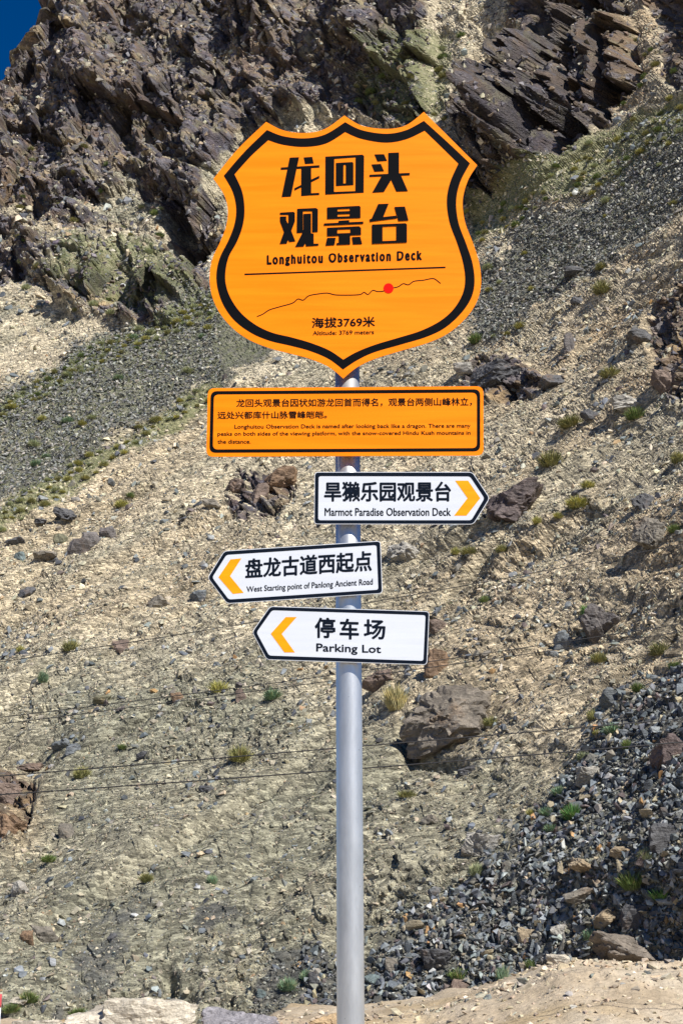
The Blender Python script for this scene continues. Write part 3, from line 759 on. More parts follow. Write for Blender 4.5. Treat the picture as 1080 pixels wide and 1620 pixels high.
# u, v, width px, height px, colour, name, label
B = [
 (716, 1146, 158, 102, (.18, .155, .125), 'boulder', 'largest grey-brown boulder, half buried right of the pole below the Parking Lot sign'),
 (818, 800, 92, 66, MAROON, 'boulder', 'dark maroon boulder beside the tip of the right-pointing arrow sign'),
 (602, 1080, 62, 40, BROWN, 'boulder', 'brown boulder touching the pole just under the Parking Lot sign'),
 (691, 1054, 44, 50, RUST, 'boulder', 'rusty boulder below the lower right corner of the Parking Lot sign'),
 (955, 990, 68, 62, PURP, 'boulder', 'jagged brown boulder with a bright green shrub growing at its left shoulder'),
 (896, 1013, 36, 34, BLUE, 'rock', 'blue-grey slab left of the jagged brown boulder'),
 (868, 1035, 26, 14, BLUE, 'rock', 'flat blue-grey stone just below the blue-grey slab beside the jagged boulder'),
 (1036, 846, 64, 54, GREYB, 'boulder', 'craggy grey boulder with a shrub on its right side near the right edge'),
 (1022, 797, 40, 32, DARK, 'boulder', 'dark boulder directly above the craggy grey boulder at the right edge'),
 (998, 640, 56, 30, PALE, 'rock', 'pale tilted slab with a round green shrub at its right end'),
 (877, 606, 50, 24, DARK, 'rock', 'dark flat rock right of the layered outcrop above the description board'),
 (901, 545, 20, 44, PURP, 'rock', 'narrow upright reddish slab standing alone on the pale slope'),
 (795, 598, 92, 52, DARK, 'boulder', 'dark layered boulder on the outcrop at the right end of the description board'),
 (740, 590, 34, 18, PALE, 'rock', 'pale flat stone between the shield and the dark layered outcrop'),
 (1062, 604, 54, 46, BROWN, 'boulder', 'brown boulder cut by the right edge level with the description board'),
 (1058, 510, 50, 38, PURP, 'boulder', 'purplish boulder at the right edge highest of the loose boulders there'),
 (1012, 532, 44, 26, DARK, 'boulder', 'dark boulder just left of and below the purplish boulder at the right edge'),
 (936, 657, 32, 20, DARK, 'rock', 'small dark rock between two shrubs right of the description board'),
 (912, 430, 36, 14, DARK, 'rock', 'dark flat rock lying alone on the pale slope right of the shield'),
 (914, 476, 22, 12, DARK, 'rock', 'small black stone left of the round shrub on the upper right slope'),
 (645, 877, 62, 34, PALE, 'boulder', 'pale tan boulder right of the West Starting point sign'),
 (696, 996, 36, 24, BROWN, 'rock', 'brown rock right of the top corner of the Parking Lot sign'),
 (108, 824, 42, 18, DARK, 'rock', 'dark tilted slab above the row of dark blocks at the left'),
 (125, 870, 38, 34, PURP, 'boulder', 'lowest and largest block in the row of purplish dark blocks at the left'),
 (146, 857, 34, 30, PURP, 'boulder', 'middle block in the row of purplish dark blocks at the left'),
 (170, 845, 28, 22, PURP, 'boulder', 'uppermost block in the row of purplish dark blocks at the left'),
 (96, 855, 22, 20, OLIVE, 'rock', 'olive brown rock left of the row of purplish dark blocks'),
 (25, 857, 34, 15, DARK, 'rock', 'dark flat rock near the left edge above a smaller bluish rock'),
 (32, 882, 20, 16, TEAL, 'rock', 'small bluish rock near the left edge below a dark flat rock'),
 (71, 881, 40, 14, GREYB, 'rock', 'long low grey rock below and left of the row of dark blocks'),
 (65, 829, 20, 10, DARK, 'rock', 'small dark stone above the olive brown rock at the left'),
 (440, 758, 54, 40, RUST, 'boulder', 'orange-faced block on top of the outcrop left of the right-pointing sign'),
 (408, 785, 30, 42, BROWN, 'boulder', 'dark brown upright block in the outcrop left of the right-pointing sign'),
 (370, 775, 40, 26, BROWN, 'boulder', 'left brown block of the outcrop below the description board'),
 (335, 800, 30, 16, GREYB, 'rock', 'grey rock trailing left from the outcrop below the description board'),
 (190, 1025, 30, 24, BROWN, 'rock', 'brown rock with a black shadow hollow under it left of the Parking Lot sign'),
 (250, 958, 38, 26, GREYB, 'rock', 'grey rock left of the tip of the West Starting point sign'),
 (318, 953, 28, 20, BLUE, 'rock', 'blue-grey rock just below the tip of the West Starting point sign'),
 (42, 938, 30, 16, DARK, 'rock', 'dark rock near the left edge level with the West Starting point sign'),
 (162, 1110, 30, 20, OLIVE, 'rock', 'olive brown rock lying on the slope between the two middle cable spans at left'),
 (100, 1178, 32, 18, BLUE, 'rock', 'bluish rock above the upper of the two lowest cables at left'),
 (121, 1195, 24, 20, BLUE, 'rock', 'pale bluish slab touching the bluish rock above the lowest cables'),
 (283, 1108, 22, 34, RUST, 'rock', 'rusty upright ridge of rock left of a straw-coloured tuft'),
 (382, 1100, 18, 24, BROWN, 'rock', 'small brown upright rock left of the teal-green shrub'),
 (227, 1197, 20, 15, DARK, 'rock', 'small dark block right above the upper of the two lowest cables'),
 (327, 1250, 26, 12, DARK, 'rock', 'dark stone just below the lowest cable left of the pole'),
 (106, 1320, 28, 34, GREYB, 'rock', 'grey upright rock right of the brown outcrop on the left edge'),
 (8, 1262, 60, 40, BROWN, 'boulder', 'upper brown block of the outcrop cut by the left edge'),
 (16, 1312, 52, 38, RUST, 'boulder', 'lower rusty block of the outcrop cut by the left edge'),
 (46, 1218, 42, 14, BROWN, 'rock', 'flat brown rock under the upper low cable at the left edge'),
 (70, 1481, 46, 36, GREYB, 'boulder', 'half-buried grey boulder low at the left'),
 (41, 1486, 22, 26, RUST, 'rock', 'orange-brown rock leaning on the half-buried grey boulder low at left'),
 (32, 1410, 32, 30, PALE, 'rock', 'pale grey rock near the left edge above the half-buried boulder'),
 (178, 1483, 16, 12, DARK, 'rock', 'small dark stone alone on the grey gravel patch low at left'),
 (972, 1103, 42, 34, BLUE, 'boulder', 'blue-grey boulder at the top edge of the dark scree'),
 (932, 1230, 44, 32, PALE, 'boulder', 'pale blue-grey slab left of the scree between green shrubs'),
 (740, 1222, 30, 18, DARK, 'rock', 'dark blue stone on the sandy slope below the largest boulder'),
 (1066, 1190, 62, 58, (.12, .09, .085), 'boulder', 'purple-brown boulder cut by the right edge within the dark scree'),
 (768, 1342, 66, 44, PALE, 'boulder', 'pale ridge of rock poking out above the dark scree'),
 (680, 1300, 30, 18, GREYB, 'rock', 'grey rock on the sandy slope right of the lower pole'),
 (681, 1409, 26, 22, BLUE, 'rock', 'bluish rock on the upper left fringe of the dark scree'),
 (1052, 1330, 46, 58, DARK, 'boulder', 'dark boulder with a steep face near the right edge of the scree'),
 (927, 1366, 50, 20, TAN, 'boulder', 'tan slab lying in the middle of the dark scree'),
 (984, 1350, 38, 18, TAN, 'rock', 'olive tan slab up and right of the tan slab in the scree'),
 (921, 1418, 58, 24, GREYB, 'boulder', 'long grey block in the scree left of the green grass clump'),
 (960, 1450, 38, 36, TAN, 'boulder', 'orange-tan block in the lower scree beside a dark block'),
 (1007, 1450, 44, 42, DARK, 'boulder', 'dark blue block right of the orange-tan block in the scree'),
 (1000, 1497, 128, 50, (.17, .145, .12), 'boulder', 'wide mottled boulder with orange lichen just behind the dirt bank'),
 (888, 1520, 44, 26, CREAM, 'rock', 'cream rock on the edge where the scree meets the dirt bank'),
 (836, 1478, 34, 28, TAN, 'rock', 'tan block in the lower scree left of a pale stone'),
 (886, 1474, 30, 22, PALE, 'rock', 'pale stone right of the tan block in the lower scree'),
 (730, 1568, 34, 32, BROWN, 'boulder', 'brown block at the bottom of the scree beside the dirt'),
 (620, 1530, 22, 32, GREYB, 'rock', 'grey upright stone in the scree near the pole'),
 (592, 1553, 30, 20, TEAL, 'rock', 'teal-grey slab in the scree just right of the pole'),
 (690, 1518, 50, 34, DARK, 'boulder', 'dark tilted slab in the lower left of the scree'),
 (495, 1553, 20, 30, DARK, 'rock', 'dark upright stone just left of the pole near its foot'),
 (415, 1572, 18, 14, TEAL, 'rock', 'small teal stone in the rubble left of the pole foot'),
 (32, 1585, 40, 14, CREAM, 'rock', 'cream stone beside green plants in the bottom left corner'),
]
avoid = []
for k, (u, v, w, h, c, nm, lab) in enumerate(B):
    P, N, dep = place(u, v + h * 0.12)
    m = dep / FPX
    sub = 5 if w > 58 else (4 if w > 38 else 3)
    me = boulder_mesh(nm, 900 + k * 13, sub, (w * m, w * m * 0.75, h * m * 1.12), rough=0.09)
    me.materials.append(M_ROCK)
    o = bpy.data.objects.new(nm, me); COL.objects.link(o)
    o.location = P + Vector((0, 0.10 * w * m, 0.02 * h * m)) + N * ((0.14 if k == 0 else 0.12) * w * m)
    o.rotation_euler = (random.uniform(-.1, .1), random.uniform(-.12, .12), random.uniform(-.25, .25))
    o.color = (*c, 1)
    tag(o, lab, nm)
    avoid.append((u, v, w))

# boulders in the foreground, resting on the bank
def bank_z(x, y):
    return float(BZ.ravel()[np.argmin((BX.ravel() - x) ** 2 + (BY.ravel() - y) ** 2)])
for (u0, u1, vt, Y, c, lab, sd) in [
    (168, 312, 1578, 16.9, CREAM, 'large cream boulder at the bottom, right half of the pale pair left of the pole', 4101),
    (100, 215, 1590, 16.7, CREAM, 'lower cream boulder overlapping the left side of the large cream one', 4202),
    (318, 442, 1594, 16.8, (.27, .255, .27), 'speckled purple-grey boulder at the bottom between the cream boulder and the pole', 4303),
    (488, 575, 1602, 16.9, (.45, .32, .18), 'orange-tan rock at the foot of the pole on the bottom edge', 4404),
    (20, 98, 1612, 17.0, CREAM, 'small cream rock low in the bottom left corner', 4505)]:
    a, b = at(u0, vt, Y), at(u1, vt, Y)
    wdt = (b.x - a.x) * 1.04; zb = bank_z((a.x + b.x) / 2, Y) - 0.12; ht = a.z - zb
    me = boulder_mesh('boulder', sd, 5, (wdt, wdt * 0.8, ht), planes=11, rough=0.05)
    me.materials.append(M_ROCK)
    o = bpy.data.objects.new('boulder', me); COL.objects.link(o)
    o.location = ((a.x + b.x) / 2, Y + 0.1, zb + ht / 2); o.color = (*c, 1)
    tag(o, lab, 'boulder')

# individual scree stones
tp = []
for k in range(22):
    Vt, Ft = hull_template(10, 700 + k, (1, 0.78, 0.42))
    me = np_mesh("scree_stone", Vt, Ft); me.materials.append(M_ROCK); tp.append(me)
cnt = 0; taken = list(avoid); tries = 0
rr = random.Random(5)
spoly = SCREE_B
while cnt < 230 and tries < 30000:
    tries += 1
    u, v = rr.uniform(575, 1085), rr.uniform(1060, 1590)
    if float(poly_sd(np.float64(u), np.float64(v), spoly)) < 6: continue
    if v > np.interp(u, [c[0] for c in crest_px], [c[1] for c in crest_px]) - 6: continue
    s = rr.uniform(15, 23) + 17 * rr.random() ** 3 * (0.4 + 0.6 * (v - 1060) / 500)
    if any((u - a) ** 2 + ((v - b) * 1.3) ** 2 < ((s + w) * 0.46) ** 2 for a, b, w in taken): continue
    P, N, dep = place(u, v); m = dep / FPX
    o = bpy.data.objects.new("scree_stone", tp[rr.randrange(len(tp))]); COL.objects.link(o)
    o.location = P + N * (s * m * 0.16)
    q = N.to_track_quat('Z', 'Y') @ Quaternion((rr.gauss(0, 1), rr.gauss(0, .55), rr.gauss(0, .55), rr.gauss(0, 1))).normalized()
    o.rotation_mode = 'QUATERNION'; o.rotation_quaternion = q
    sc = s * m * 0.62; o.scale = (sc * rr.uniform(.9, 1.2), sc * rr.uniform(.7, 1.1), sc * rr.uniform(.5, .95))
    c = rr.choices(list(PAL_SCREE), weights=list(W_SCREE))[0] * rr.uniform(0.85, 1.3)
    o.color = (*[float(x) for x in c], 1)
    hue = "rusty" if c[0] > 1.9 * c[2] and c[0] > .2 else "tan" if c[0] > 1.45 * c[2] else "pale grey" if max(c) > .27 else "blue-grey" if max(c) > .12 else "nearly black"
    size = "large" if s > 21 else "mid-sized" if s > 16 else "small"
    edge = float(poly_sd(np.float64(u), np.float64(v), spoly))
    where = "near the dirt bank" if v > 1430 else "along the sandy edge of the dark scree" if edge < 40 and u < 1000 else "high in the dark scree" if v < 1250 else "in the middle of the dark scree"
    tag(o, f"{size} {hue} angular stone lying {where}", "stone", "angular stones in the dark scree")
    taken.append((u, v, s)); cnt += 1

# ------------------------------------------------------------------ plants
def tuft_mesh(name, seed, blades, spread, lean, wid, hmin=0.55):
    r = random.Random(seed); V = []; F = []
    for k in range(blades):
        a = r.uniform(0, 2 * math.pi); rad = spread * math.sqrt(r.random())
        bx, by = math.cos(a) * rad * 0.55, math.sin(a) * rad * 0.55
        el = math.radians(90 - lean * (rad / spread) * r.uniform(0.6, 1.2))
        a2 = a + r.gauss(0, 0.5); L = r.uniform(hmin, 1.0)
        tx, ty, tz = bx + math.cos(a2) * math.cos(el) * L, by + math.sin(a2) * math.cos(el) * L, math.sin(el) * L
        pa = r.uniform(0, math.pi); wx_, wy_ = math.cos(pa) * wid, math.sin(pa) * wid
        i = len(V); mz = tz * 0.55
        V += [(bx, by, -0.08), (bx + (tx - bx) * .45 - wx_, by + (ty - by) * .45 - wy_, mz), (bx + (tx - bx) * .45 + wx_, by + (ty - by) * .45 + wy_, mz), (tx, ty, tz)]
        F += [(i, i + 1, i + 2), (i + 1, i + 3, i + 2)]
    me = np_mesh(name, np.array(V), np.array(F)); me.materials.append(M_PLANT)
    return me
SHRUB = [tuft_mesh("shrub", 10 + k, 620, 1.0, 84, 0.034, 0.35 + 0.08 * k) for k in range(4)]
GRASS = [tuft_mesh("grass_tuft", 30 + k, 360, 0.9, 55, 0.028, 0.5) for k in range(3)]
OL, GR, BR, TE, ST, YE, PA = (.25, .25, .10), (.13, .19, .06), (.11, .24, .07), (.18, .28, .17), (.46, .40, .19), (.36, .35, .11), (.33, .37, .21)
def plant(u, v, w, h, c, kind, label, group=None):
    P, N, dep = place(u, v + h * 0.3); m = dep / FPX
    lib = GRASS if kind == 'grass_tuft' else SHRUB
    o = bpy.data.objects.new(kind, random.choice(lib)); COL.objects.link(o)
    o.location = P + N * 0.01
    o.rotation_euler = (random.uniform(-.15, .15), random.uniform(-.15, .15), random.uniform(0, 6.28))
    k = w * m / 2.0 / 0.95
    o.scale = (k, k, h * m / 0.95)
    j = random.uniform(.9, 1.15); o.color = (c[0] * j, c[1] * j, c[2] * j, 1)
    if group:
        tone = {OL: "olive", GR: "dark green", BR: "bright green", TE: "teal", ST: "straw", YE: "yellow-green", PA: "pale sage"}[c]
        label = ("wide " if w > 15 else "small ") + tone + " " + label
    tag(o, label, "shrub" if kind == 'shrub' else "grass tuft", group)
for (u, v, w, h, c, kd, lab) in [
 (380, 1198, 38, 30, OL, 'shrub', 'round olive shrub touching the upper of the two lowest cables left of the pole'),
 (130, 1225, 28, 22, OL, 'shrub', 'olive shrub between the two lowest cables near the left edge'),
 (432, 1100, 30, 22, TE, 'shrub', 'teal-green shrub just left of the pole under the Parking Lot sign'),
 (345, 1090, 36, 22, YE, 'grass_tuft', 'yellow straw tuft under the middle cables left of the teal shrub'),
 (111, 1020, 32, 26, OL, 'shrub', 'olive shrub on the highest cable line at the left'),
 (33, 1028, 14, 12, YE, 'shrub', 'tiny yellow-green shrub near the left edge on the highest cable line'),
 (72, 1085, 18, 24, TE, 'shrub', 'pale teal shrub near the left edge above the middle cables'),
 (335, 1393, 18, 17, TE, 'shrub', 'small solitary teal cushion on the grey lower slope'),
 (232, 1390, 22, 16, OL, 'shrub', 'small olive shrub above the dark stones of the lower left slope'),
 (77, 1360, 24, 14, GR, 'shrub', 'dark green shrub low on the left slope'),
 (194, 1183, 16, 10, GR, 'shrub', 'small green shrub right of the pale bluish slab'),
 (627, 1108, 44, 46, ST, 'grass_tuft', 'tall straw grass tuft at the left side of the largest boulder'),
 (775, 1143, 24, 18, OL, 'shrub', 'olive shrub growing at the right end of the largest boulder'),
 (643, 1258, 38, 13, OL, 'grass_tuft', 'low olive tuft right of the pole below the lowest cable'),
 (907, 1287, 32, 28, BR, 'shrub', 'round bright green shrub beside the dark scree'),
 (864, 1286, 24, 16, TE, 'shrub', 'small teal shrub between a yellow one and the round bright green one'),
 (840, 1287, 16, 14, YE, 'shrub', 'small yellow-green shrub leftmost in the row beside the scree'),
 (886, 1254, 26, 18, TE, 'shrub', 'teal shrub just left of the pale blue-grey slab'),
 (872, 1311, 22, 14, TE, 'shrub', 'teal shrub below the row of shrubs at the scree edge'),
 (923, 1198, 24, 16, PA, 'shrub', 'pale shrub above the pale blue-grey slab'),
 (968, 1155, 30, 20, TE, 'shrub', 'teal shrub below the blue-grey boulder on the scree edge'),
 (992, 1180, 16, 18, GR, 'shrub', 'narrow green shrub in the upper dark scree'),
 (936, 1132, 16, 20, OL, 'shrub', 'small olive tuft left of the blue-grey boulder'),
 (1008, 1088, 20, 18, GR, 'shrub', 'dark green shrub above the blue-grey boulder'),
 (1000, 1396, 52, 30, GR, 'grass_tuft', 'left of two long green grass clumps in the dark scree'),
 (1046, 1416, 44, 20, BR, 'grass_tuft', 'right of two long green grass clumps in the dark scree'),
 (1022, 1353, 26, 22, PA, 'shrub', 'pale green shrub left of the steep dark boulder in the scree'),
 (754, 1378, 24, 24, PA, 'shrub', 'pale shrub at the foot of the pale rock ridge'),
 (726, 1544, 34, 20, GR, 'grass_tuft', 'green grass tuft in the bottom of the scree near the dirt bank'),
 (795, 1547, 24, 30, TE, 'grass_tuft', 'teal grass tuft where the scree meets the dirt bank'),
 (840, 1527, 20, 18, GR, 'grass_tuft', 'small green tuft left of the cream rock on the bank edge'),
 (934, 1482, 24, 20, TE, 'shrub', 'teal shrub left of the wide mottled boulder'),
 (485, 1545, 20, 18, TE, 'shrub', 'small teal shrub just left of the lower pole'),
 (455, 1560, 30, 24, TE, 'shrub', 'spreading teal shrub in the rubble left of the pole foot'),
 (478, 1600, 24, 18, OL, 'shrub', 'olive shrub at the bottom edge left of the pole foot'),
 (46, 1580, 30, 20, GR, 'shrub', 'dark green shrub in the bottom left corner above the cream stone'),
 (18, 1597, 30, 16, GR, 'shrub', 'green shrub in the bottom left corner nearest the roadside post'),
 (122, 1603, 30, 14, GR, 'shrub', 'low green shrub behind the lower cream boulder'),
 (902, 668, 40, 24, OL, 'shrub', 'wide olive shrub right of the description board'),
 (871, 728, 38, 30, OL, 'shrub', 'large rounded olive shrub below and right of the description board'),
 (930, 768, 22, 15, YE, 'shrub', 'small yellow shrub above the long yellow one'),
 (915, 797, 40, 22, YE, 'shrub', 'long bright yellow-green shrub right of the maroon boulder'),
 (1004, 656, 32, 24, GR, 'shrub', 'round green shrub at the right end of the pale tilted slab'),
 (965, 590, 32, 20, OL, 'shrub', 'olive shrub above the pale tilted slab'),
 (892, 830, 16, 12, YE, 'shrub', 'tiny yellow shrub below the long yellow-green shrub'),
 (850, 824, 16, 14, YE, 'shrub', 'tiny yellow-green shrub touching the maroon boulder'),
 (752, 889, 28, 16, OL, 'shrub', 'low olive shrub below the right-pointing sign tip'),
 (720, 873, 16, 14, YE, 'shrub', 'tiny bright yellow shrub below the right-pointing sign'),
 (802, 882, 20, 14, OL, 'shrub', 'small olive shrub right of the low one below the maroon boulder'),
 (767, 950, 16, 14, GR, 'shrub', 'small green cushion just under the highest cable'),
 (927, 967, 20, 18, BR, 'shrub', 'bright green shrub at the shoulder of the jagged brown boulder'),
 (1041, 1025, 32, 24, OL, 'shrub', 'round olive shrub near the right edge above the dark scree'),
 (947, 1043, 26, 18, OL, 'shrub', 'olive shrub just below the jagged brown boulder'),
 (1068, 1054, 26, 16, GR, 'shrub', 'green shrub at the right edge on top of the scree'),
 (1072, 725, 22, 22, OL, 'shrub', 'olive shrub cut by the right edge below the outcrop'),
 (1066, 838, 22, 16, GR, 'shrub', 'green shrub on the right side of the craggy grey boulder'),
 (752, 537, 22, 20, GR, 'shrub', 'dark green shrub right of the lower shield edge'),
 (955, 460, 32, 26, OL, 'shrub', 'solitary round olive shrub on the upper right slope'),
 (945, 1160, 14, 10, YE, 'shrub', 'tiny yellow shrub left of the teal one on the scree edge'),
 (190, 790, 20, 14, YE, 'shrub', 'small yellow shrub on the pale slope left of the outcrop'),
 (207, 787, 14, 10, GR, 'shrub', 'tiny green shrub right beside the small yellow one on the pale slope'),
]: plant(u, v, w, h, c, kd, lab)
# cushions in the green strips
def strip(poly, n, smin, smax, cols, lab, grp, seed):
    r = random.Random(seed); k = 0; got = []
    us = [p[0] for p in poly]; vs = [p[1] for p in poly]
    for _ in range(5000):
        if k >= n: break
        u, v = r.uniform(max(2, min(us)), min(1078, max(us))), r.uniform(min(vs), max(vs))
        if poly_sd(np.float64(u), np.float64(v), poly) < 0: continue
        if 335 < u < 745 and 190 < v < 590: continue
        s = r.uniform(smin, smax)
        if any(abs(u - a) < s and abs(v - b) < s * .6 for a, b in got): continue
        plant(u, v, s, s * r.uniform(.5, .75), r.choice(cols), 'shrub', lab, grp); got.append((u, v)); k += 1
strip(GREEN_L, 80, 8, 18, [PA, YE, GR, OL], 'cushion shrub along the upper edge of the left scree band', 'cushion shrubs above the left scree band', 1)
strip(GREEN_L2, 50, 8, 18, [PA, YE, OL], 'cushion shrub along the lower edge of the left scree band', 'cushion shrubs below the left scree band', 2)
strip(SCREE_L, 16, 12, 22, [PA, TE, YE], 'cushion shrub growing inside the left scree band', 'cushion shrubs inside the left scree band', 3)
strip(GREEN_R, 60, 8, 17, [PA, OL, GR, YE], 'cushion shrub on the strip beneath the right-hand crag', 'cushion shrubs beneath the right crag', 4)
strip(SCREE_R, 18, 9, 20, [PA, YE, OL], 'cushion shrub growing inside the right scree band', 'cushion shrubs inside the right scree band', 5)
strip([(560, 130), (600, 60), (740, 40), (730, 170), (700, 220), (560, 190)], 30, 8, 17, [OL, GR, PA], 'shrub on the rocky shelf above the shield', 'shrubs on the shelf above the shield', 6)
strip([(60, 200), (110, 210), (330, 380), (330, 480), (180, 500), (0, 470), (0, 340)], 34, 8, 16, [OL, PA, GR], 'shrub on the rocky ground left of the shield', 'shrubs on the rocks left of the shield', 7)
strip([(985, 60), (1070, 60), (1080, 150), (960, 190)], 10, 9, 18, [OL, GR], 'shrub in the ochre gully at the upper right', 'shrubs in the ochre gully', 8)

# low ground cover (uncountable)
ms = Mass(); n = 80000
u = RNG.uniform(-40, 1120, n); v = RNG.uniform(0, 1400, n)
r_, s_, g_ = zones(u, v)
ok = RNG.random(n) < (g_ * 0.9 + 0.03 * (1 - r_)); u, v = u[ok], v[ok]; n = len(u)
P, N = on_hill(u, v); dist = np.linalg.norm(P - np.array(CAM), axis=1)
sm = tuft_mesh("cover", 77, 7, 1.0, 70, 0.16, 0.5)
cv = np.array([q.co[:] for q in sm.vertices]); cf = np.array([list(p.vertices) for p in sm.polygons]); bpy.data.meshes.remove(sm)
C = np.array([[.19, .21, .09], [.24, .25, .12], [.12, .16, .065], [.28, .29, .18]])[RNG.integers(0, 4, n)]
ms.add([(cv, cf)], P, slope_rot(N, 0.1), RNG.uniform(1.3, 3.6, n) * dist / FPX, C)
ms.build("ground_cover", M_CHIP, "thin green ground cover in strips along the scree bands", "ground cover")

# ------------------------------------------------------------------ signpost
PY = 4.6
def poly_mesh(name, loops_px, Y, mat, parent, depth=0.0):
    """flat plate of the given pixel outline(s) standing at y = Y, thickness depth backwards"""
    loops = [[at(a, b, Y) for a, b in lp] for lp in loops_px]
    flat = [p for lp in loops for p in lp]
    tris = tessellate_polygon([[Vector((p.x, p.z, 0)) for p in lp] for lp in loops])
    V = [tuple(p) for p in flat]; F = []
    for t in tris:
        a, b, c = (flat[i] for i in t)
        cr = (b.x - a.x) * (c.z - a.z) - (b.z - a.z) * (c.x - a.x)
        if abs(cr) < 1e-12: continue
        F.append(tuple(t) if cr > 0 else (t[0], t[2], t[1]))
    if depth > 0:
        n = len(V); V += [(x, y + depth, z) for x, y, z in V]
        F += [tuple(reversed([i + n for i in f])) for f in F[:]]
        k = 0
        for lp in loops:
            m_ = len(lp)
            for i in range(m_):
                a, b = k + i, k + (i + 1) % m_; F.append((a, b, b + n, a + n))
            k += m_
    me = bpy.data.meshes.new(name); me.from_pydata(V, [], F); me.update()
    if depth > 0:
        bm = bmesh.new(); bm.from_mesh(me); bmesh.ops.recalc_face_normals(bm, faces=bm.faces[:]); bm.to_mesh(me); bm.free()
    return link_mesh(name, me, mat, parent)

def polys_mesh(name, groups, Y, mat, parent, step=0.00005):
    """several (possibly touching) outlines, each a hair in front of the one before, as one printed layer"""
    V, F = [], []
    for gi, loops_px in enumerate(groups):
        loops = [[at(a, b, Y - gi * step) for a, b in lp] for lp in loops_px]
        flat = [p for lp in loops for p in lp]; k = len(V)
        for t in tessellate_polygon([[Vector((p.x, p.z, 0)) for p in lp] for lp in loops]):
            a, b, c = (flat[i] for i in t)
            cr = (b.x - a.x) * (c.z - a.z) - (b.z - a.z) * (c.x - a.x)
            if abs(cr) < 1e-12: continue
            F.append(tuple(k + i for i in (t if cr > 0 else (t[0], t[2], t[1]))))
        V += [tuple(p) for p in flat]
    me = bpy.data.meshes.new(name); me.from_pydata(V, [], F); me.update()
    return link_mesh(name, me, mat, parent)

def text_part(s, box, Y, mat, parent, bold=0.0, name="lettering", tall=False):
    """box = (x left, x right, top left, bottom left, top right, bottom right) of the ink in photograph pixels"""
    cu = bpy.data.curves.new("t", 'FONT'); cu.body = s; cu.size = 1.0; cu.resolution_u = 3; cu.space_character = 1.34 if tall else 1.0
    ob = bpy.data.objects.new("t", cu); COL.objects.link(ob)
    dg = bpy.context.evaluated_depsgraph_get(); dg.update()
    me = bpy.data.meshes.new_from_object(ob.evaluated_get(dg))
    bpy.data.objects.remove(ob); bpy.data.curves.remove(cu)
    n = len(me.vertices); co = np.empty(n * 3); me.vertices.foreach_get("co", co); co = co.reshape(-1, 3)
    if tall:                                    # narrow letters with a high x-height
        co[:, 1] = np.interp(co[:, 1], [-0.3, 0, 0.5, 0.75], [-0.2, 0, 0.60, 0.75])
    faces = [list(p.vertices) for p in me.polygons]; bpy.data.meshes.remove(me)
    mn, mx = co.min(0), co.max(0)
    xl, xr, tl, bl, tr, br = box
    hpx = abs(bl - tl); asp = (mx[1] - mn[1])
    bpx = bold / asp * hpx                      # stroke gain in photograph pixels
    xl, xr, tl, tr, bl, br = xl + bpx, xr - bpx, tl + bpx, tr + bpx, bl - bpx, br - bpx
    fx = (co[:, 0] - mn[0]) / (mx[0] - mn[0]); fy = (co[:, 1] - mn[1]) / (mx[1] - mn[1])
    u = xl + (xr - xl) * fx; top = tl + (tr - tl) * fx; bot = bl + (br - bl) * fx; v = bot + (top - bot) * fy
    V, F = [], []
    offs = [(0, 0)] + ([(math.cos(k * math.pi / 4) * bpx, math.sin(k * math.pi / 4) * bpx) for k in range(8)] if bpx > 0 else [])
    for k, (du, dv) in enumerate(offs):
        Yk = Y - k * 0.00004
        out = [at(a + du, b + dv, Yk) for a, b in zip(u, v)]
        V += [tuple(q) for q in out]
        for f in faces:
            a, b, c = out[f[0]], out[f[1]], out[f[2]]
            cr = (b.x - a.x) * (c.z - a.z) - (b.z - a.z) * (c.x - a.x)
            F.append(tuple(i + k * n for i in (f if cr > 0 else f[::-1])))
    me = bpy.data.meshes.new(name); me.from_pydata(V, [], F); me.update()
    return link_mesh(name, me, mat, parent)

def cat_rom(pts, n=7):
    out = []
    P = [pts[0]] + list(pts) + [pts[-1]]
    for i in range(1, len(P) - 2):
        for k in range(n):
            t = k / n
            f = lambda a, b, c, d: 0.5 * (2 * b + (c - a) * t + (2 * a - 5 * b + 4 * c - d) * t * t + (3 * b - a - 3 * c + d) * t ** 3)
            out.append((f(P[i - 1][0], P[i][0], P[i + 1][0], P[i + 2][0]), f(P[i - 1][1], P[i][1], P[i + 1][1], P[i + 2][1])))
    return out
def shape(segs, s, ox, oy):
    out = []
    for sg in segs: out += cat_rom(sg)
    return [(ox + a * s, oy + b * s) for a, b in out]
def rounded(pts, r, n=5):
    out = []; N = len(pts)
    for i in range(N):
        p0, p1, p2 = Vector(pts[i - 1]), Vector(pts[i]), Vector(pts[(i + 1) % N])
        a = (p0 - p1).normalized(); b = (p2 - p1).normalized()
        rr_ = r[i] if isinstance(r, (list, tuple)) else r
        A, C = p1 + a * rr_, p1 + b * rr_
        for k in range(n + 1):
            t = k / n; q = A * (1 - t) ** 2 + p1 * 2 * t * (1 - t) + C * t * t
            out.append((q.x, q.y))
    return out
def offset_poly(pts, d):
    cx = sum(p[0] for p in pts) / len(pts); cy = sum(p[1] for p in pts) / len(pts); out = []; N = len(pts)
    area = sum(pts[i][0] * pts[(i + 1) % N][1] - pts[(i + 1) % N][0] * pts[i][1] for i in range(N))
    sg = 1 if area > 0 else -1
    for i in range(N):
        p0, p1, p2 = Vector(pts[i - 1]), Vector(pts[i]), Vector(pts[(i + 1) % N])
        e1 = (p1 - p0).normalized(); e2 = (p2 - p1).normalized()
        n1 = Vector((e1.y, -e1.x)) * sg; n2 = Vector((e2.y, -e2.x)) * sg
        b = (n1 + n2).normalized(); out.append(tuple(p1 + b * d / max(0.4, b.dot(n1))))
    return out

